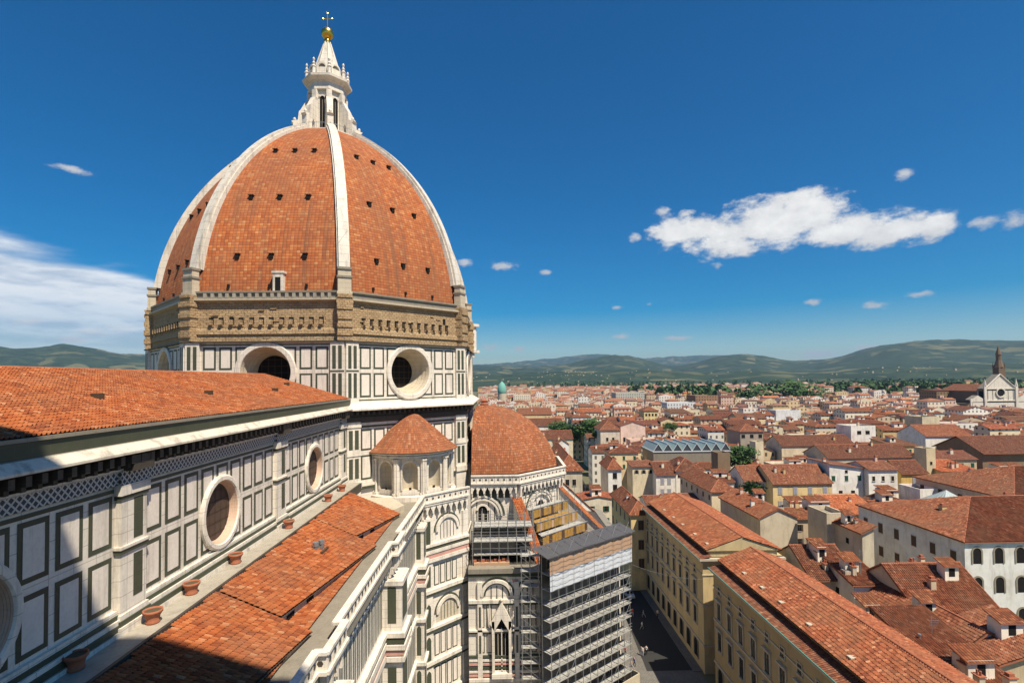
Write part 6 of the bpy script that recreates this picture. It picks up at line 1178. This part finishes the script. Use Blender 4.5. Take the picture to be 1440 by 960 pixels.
# far city: thousands of houses, one mass
HF = [q for q in HOUSES if q[1] > FAR0-12]; mb = MB(); rs = random.Random(21); x = FAR0-3
while x < 2700:
    st = 8.8+x*.0052; y = .12*x+10
    while y > -1.14*x-30:
        wl, dl = rs.uniform(.6, 1.5)*st, rs.uniform(.6, 1.1)*st; gap = rs.choice((0, 0, 1, 3, 6))+(rs.random() < x/4500.)*rs.uniform(5, 30)
        X0, Y1 = x+rs.uniform(-3, 3), y; y -= wl+gap; px, py = proj((X0, Y1, 20))
        if px < 672 or px > 1462: continue
        if any(X0 < b and X0+dl > a and Y1-wl < d and Y1 > c for a, b, c, d, _ in HF): continue
        h = max(9, rs.gauss(19, 3.2))*(1. if x < 1300 else .85)+(rs.random() < .05)*rs.uniform(4, 10); wm = 'far_wall_%d' % rs.choice((0, 1, 1, 2, 3, 3, 4, 4, 5, 6, 7)); tm = 'far_tile_%d' % rs.choice((0, 0, 1, 2, 3, 3)); x0, x1, y0, y1 = X0, X0+dl, Y1-wl, Y1
        if x < 1200:
            for a_, b_, t_, u_, X_ in PROT:
                if X0 < X_-4 and px < b_ and proj((x0, y0, h))[0] > a_:
                    while proj((x0, y1, h+2))[1] < u_ and h > 7: h -= 1
            if rs.random() < .8:
                cx, c_ = rs.uniform(x0, x1), rs.uniform(y0, y1); q_ = rs.choice((.5, .6, 1.6, 2.2)); mb.bx(cx-q_, cx+q_, c_-q_, c_+q_, h, h+rs.uniform(2, 3.6), wm, tm)
        for q in ([(x0, y1), (x0, y0)], [(x1, y1), (x0, y1)], [(x0, y0), (x1, y0)]): mb.poly([(q[0][0], q[0][1], 0), (q[1][0], q[1][1], 0), (q[1][0], q[1][1], h), (q[0][0], q[0][1], h)], wm, [(0, 0), (math.hypot(q[1][0]-q[0][0], q[1][1]-q[0][1]), 0), (math.hypot(q[1][0]-q[0][0], q[1][1]-q[0][1]), h), (0, h)])
        k = rs.random(); ri = min(wl, dl)*.19; o = .5
        if k < .45: xm = (x0+x1)/2; mb.poly([(x0-o, y1, h-.1), (x0-o, y0, h-.1), (xm, y0, h+ri), (xm, y1, h+ri)], tm); mb.poly([(x1+o, y0, h-.1), (x1+o, y1, h-.1), (xm, y1, h+ri), (xm, y0, h+ri)], tm); mb.poly([(x1, y1, h), (x0, y1, h), (xm, y1, h+ri)], wm, [(0, 3)]*3)
        elif k < .75: ym = (y0+y1)/2; mb.poly([(x0, y0-o, h-.1), (x1, y0-o, h-.1), (x1, ym, h+ri), (x0, ym, h+ri)], tm); mb.poly([(x1, y1+o, h-.1), (x0, y1+o, h-.1), (x0, ym, h+ri), (x1, ym, h+ri)], tm); mb.poly([(x0, y1, h), (x0, y0, h), (x0, ym, h+ri)], wm, [(0, 3)]*3)
        elif k < .92: c = ((x0+x1)/2, (y0+y1)/2, h+ri); q = [(x0-o, y1+o, h), (x0-o, y0-o, h), (x1+o, y0-o, h), (x1+o, y1+o, h)]; [mb.poly([q[i], q[(i+1) % 4], c], tm) for i in range(4)]
        else: mb.poly([(x0, y1, h), (x0, y0, h), (x1, y0, h), (x1, y1, h)], rs.choice(('grey_stone', 'terracotta', tm)))
    x += st*.9
struct(mb.build('distant_city_houses'), 'stuff')
mb = MB(); rs = random.Random(9)
from mathutils import noise as NZ2
for D, n, s0 in ((3900, 360, 6),):
    vs, na, nr = HV[D]; k = 0
    while k < n:
        j, i = int(nr*rs.uniform(.04, .62 if D < 5000 else .5)), rs.randrange(na); x, y, z = vs[j*na+i]; px, py = proj((x, y, z))
        if not (600 < px < 1470 or px < 230): k += .2; continue
        if NZ2.noise(V((x*.0011, y*.0011, 0))) < rs.uniform(-.25, .5): k += .1; continue
        a, b, hh = s0*rs.uniform(.6, 2), s0*rs.uniform(.6, 1.6), s0*rs.uniform(.5, .9); x += rs.uniform(-25, 25); y += rs.uniform(-25, 25); wm = 'far_wall_%d' % rs.choice((0, 2, 5, 6))
        mb.bx(x, x+a, y-b, y, z-6, z+hh, wm, 'far_tile_%d' % rs.randrange(4)); k += 1
struct(mb.build('hillside_villages'), 'stuff')
# ================================================================== street life
def person_mesh(seed):
    rs = random.Random(seed); st = rs.uniform(.1, .28); bm_v = [(0, 0, .95), (0, .0, 1.2), (0, 0, 1.42), (.01, 0, 1.53), (.02, 0, 1.68), (st, .1, .5), (st*.6, .1, .06), (st*.6+.16, .11, .03), (-st, -.1, .5), (-st*1.6, -.1, .09), (-st*1.6+.15, -.11, .03), (.0, .19, 1.40), (-.06-st*.4, .25, 1.12), (.1-st*.3, .25, .9), (.0, -.19, 1.40), (.02+st*.3, -.25, 1.12), (.16+st*.3, -.24, .92), (0, .1, .9), (0, -.1, .9)]
    ed = [(0, 1), (1, 2), (2, 3), (3, 4), (0, 17), (17, 5), (5, 6), (6, 7), (0, 18), (18, 8), (8, 9), (9, 10), (2, 11), (11, 12), (12, 13), (2, 14), (14, 15), (15, 16)]
    rd = [.15, .14, .15, .06, .105, .075, .05, .04, .075, .05, .04, .07, .05, .04, .07, .05, .04, .1, .1]
    me = bpy.data.meshes.new('person'); me.from_pydata(bm_v, ed, []); ob = bpy.data.objects.new('tmp', me); C.objects.link(ob); sk_ = ob.modifiers.new('s', 'SKIN'); su = ob.modifiers.new('u', 'SUBSURF'); su.levels = 1
    for v_, r_ in zip(me.skin_vertices[0].data if me.skin_vertices else [], rd): v_.radius = (r_, r_)
    if not me.skin_vertices:
        import bmesh; b_ = bmesh.new(); b_.from_mesh(me); ly = b_.verts.layers.skin.verify()
        for v_, r_ in zip(b_.verts, rd): v_[ly].radius = (r_, r_)
        b_.verts.ensure_lookup_table(); b_.verts[0][ly].use_root = True; b_.to_mesh(me); b_.free()
    dg = bpy.context.evaluated_depsgraph_get(); m2 = bpy.data.meshes.new_from_object(ob.evaluated_get(dg)); bpy.data.objects.remove(ob)
    for n in ('skin', 'cloth', 'hair', rs.choice(('shutter_grey', 'dark_glass', 'timber'))): m2.materials.append(M[n])
    for p in m2.polygons:
        z = p.center.z; c = p.center
        p.material_index = 2 if (z > 1.70 or (z > 1.58 and c.x < .0)) else 0 if z > 1.5 else (0 if abs(c.y) > .2 and z < 1.2 else 1) if z > .93 else (3 if z > .1 else 2); p.use_smooth = True
    return m2
PM = [person_mesh(i) for i in range(3)]
COLS = [(.55, .06, .05), (.75, .72, .68), (.6, .22, .06), (.08, .12, .3), (.7, .1, .12), (.3, .3, .32), (.8, .78, .74), (.1, .1, .1), (.12, .3, .5), (.65, .5, .3)]
CN = ['dark red', 'white', 'orange', 'navy', 'bright red', 'grey', 'cream', 'black', 'blue', 'tan']
for i, (px, py, lb) in enumerate(((879, 921, 'in a dark red top standing closest to the scaffold hoarding'), (904, 922, 'in a white shirt at the right end of the sunlit pair'), (888, 941, 'in an orange top walking in the middle of the sunlit paving'), (892, 937, 'in navy walking beside the orange-topped walker'), (881, 957, 'in bright red at the bottom edge beside the hoarding'), (894, 961, 'in grey at the bottom edge right of the red top'), (909, 920, 'in a cream shirt right next to the white shirt'), (902, 921, 'in black between dark red top and white shirt'), (905, 868, 'in pale blue alone in the shaded street, farther away'), (925, 868, 'in tan standing in street shade near the palazzo wall'), (890, 866, 'in a red top in street shade beside scaffold foot'), (903, 885, 'in a white top at the shadow edge of the street'))):
    q = H(px, py, 0.01); o = link('person', PM[i % 3], None, (q.x, q.y, .01), rng.uniform(0, 6.28), COLS[i % 10]); tag(o, 'person '+lb, 'person', 'people walking on the piazza')
def car(label, x, y, rz_, color, van=False):
    r = root('delivery_van' if van else 'parked_car', label, 'van' if van else 'car', (x, y, .008), rz_); L_, w_, h_ = (2.4, .92, 2.1) if van else (2.05, .85, 1.42); mb = MB()
    pr = [(-L_, .35), (-L_, h_*.95), (-L_+.2, h_), (L_*.35, h_), (L_*.62, 1.25), (L_*.96, 1.05), (L_, .75), (L_, .35)] if van else [(-L_, .35), (-L_, .85), (-L_+.25, .98), (-L_*.62, h_-.04), (-L_*.4, h_), (L_*.18, h_), (L_*.5, .98), (L_*.9, .85), (L_, .65), (L_, .35)]
    taper = lambda z: w_*(1-.16*max(0, z-.95)/(h_-.95)); n = len(pr)
    for sg in (1, -1): P = [(a, sg*taper(z), z) for a, z in pr]; mb.poly(P if sg < 0 else P[::-1], 'obj_paint')
    for i in range(n): (a, z), (b, y_) = pr[i], pr[(i+1) % n]; mb.poly([(a, -taper(z), z), (a, taper(z), z), (b, taper(y_), y_), (b, -taper(y_), y_)], 'obj_paint')
    bo = mb.build('body', r); bo.color = (*color, 1); mb = MB(); z0, z1 = (1.25, h_-.25) if van else (.98, h_-.1); x0, x1 = (L_*.1, L_*.45) if van else (-L_*.5, L_*.3)
    for sg in (1, -1): q = [(x0, sg*(taper(z0)+.012), z0), (x1+.15, sg*(taper(z0)+.012), z0), (x1-.1, sg*(taper(z1)+.012), z1), (x0+.12, sg*(taper(z1)+.012), z1)]; mb.poly(q, 'dark_glass')
    a_, b_ = (pr[3], pr[4]) if van else (pr[5], pr[6]); mb.poly([(a_[0]+.05, -.7, a_[1]-.03), (a_[0]+.05, .7, a_[1]-.03), (b_[0]+.02, .76, b_[1]+.02), (b_[0]+.02, -.76, b_[1]+.02)], 'dark_glass'); mb.build('window_band', r)
    for sx in (-.62, .62):
        for sg in (1, -1): mb = MB(); mb.tube((sx*L_, sg*(w_-.16), .33), (sx*L_, sg*(w_+.03), .33), .33, 14, 'rubber'); mb.tube((sx*L_, sg*(w_+.02), .33), (sx*L_, sg*(w_+.045), .33), .2, 10, 'steel'); mb.build('wheel', r)
    for sg in (1, -1): mb = MB(); mb.bx(L_-.05, L_+.02, sg*.6-.14, sg*.6+.14, .62, .78, 'sheet_white'); mb.build('headlight', r)
q = H(884, 838, 0); car('silver car parked in the shaded street past the scaffold', q.x, q.y, R(185), (.55, .57, .6)); q = H(866, 836, 0); car('blue delivery van parked behind the scaffold end', q.x+1, q.y+1.5, R(178), (.06, .16, .42), True); q = H(893, 800, 0); car('dark hatchback farther down the shaded street', q.x, q.y, R(183), (.05, .05, .06))
mb = MB(); a, b = SP(LS+.4, 1.3, 13.6)+V((0, 0, 6)), V((c2.x, YN, 15.9)); n = 16; pts = [a+(b-a)*i/n-V((0, 0, 1.2*4*(i/n)*(1-i/n)*.5)) for i in range(n+1)]
for p, q in zip(pts, pts[1:]): mb.tube(p, q, .03, 4, 'steel')
tag(mb.build('cable'), 'thin pale cable strung across the street from scaffold to palazzo', 'cable')

# ================================================================== the air
hz = bpy.data.materials.new('haze_air'); hz.use_nodes = True; nt = hz.node_tree; nt.nodes.clear(); vp = nt.nodes.new('ShaderNodeVolumePrincipled'); vp.inputs['Density'].default_value = HAZE; vp.inputs['Color'].default_value = (.46, .72, 1, 1); vp.inputs['Anisotropy'].default_value = .2
nt.links.new(vp.outputs[0], nt.nodes.new('ShaderNodeOutputMaterial').inputs['Volume']); M['haze_air'] = hz
mb = MB(); mb.bx(-9400, 19000, -19000, 19000, -1.5, 900, 'haze_air'); struct(mb.build('haze'), 'stuff')
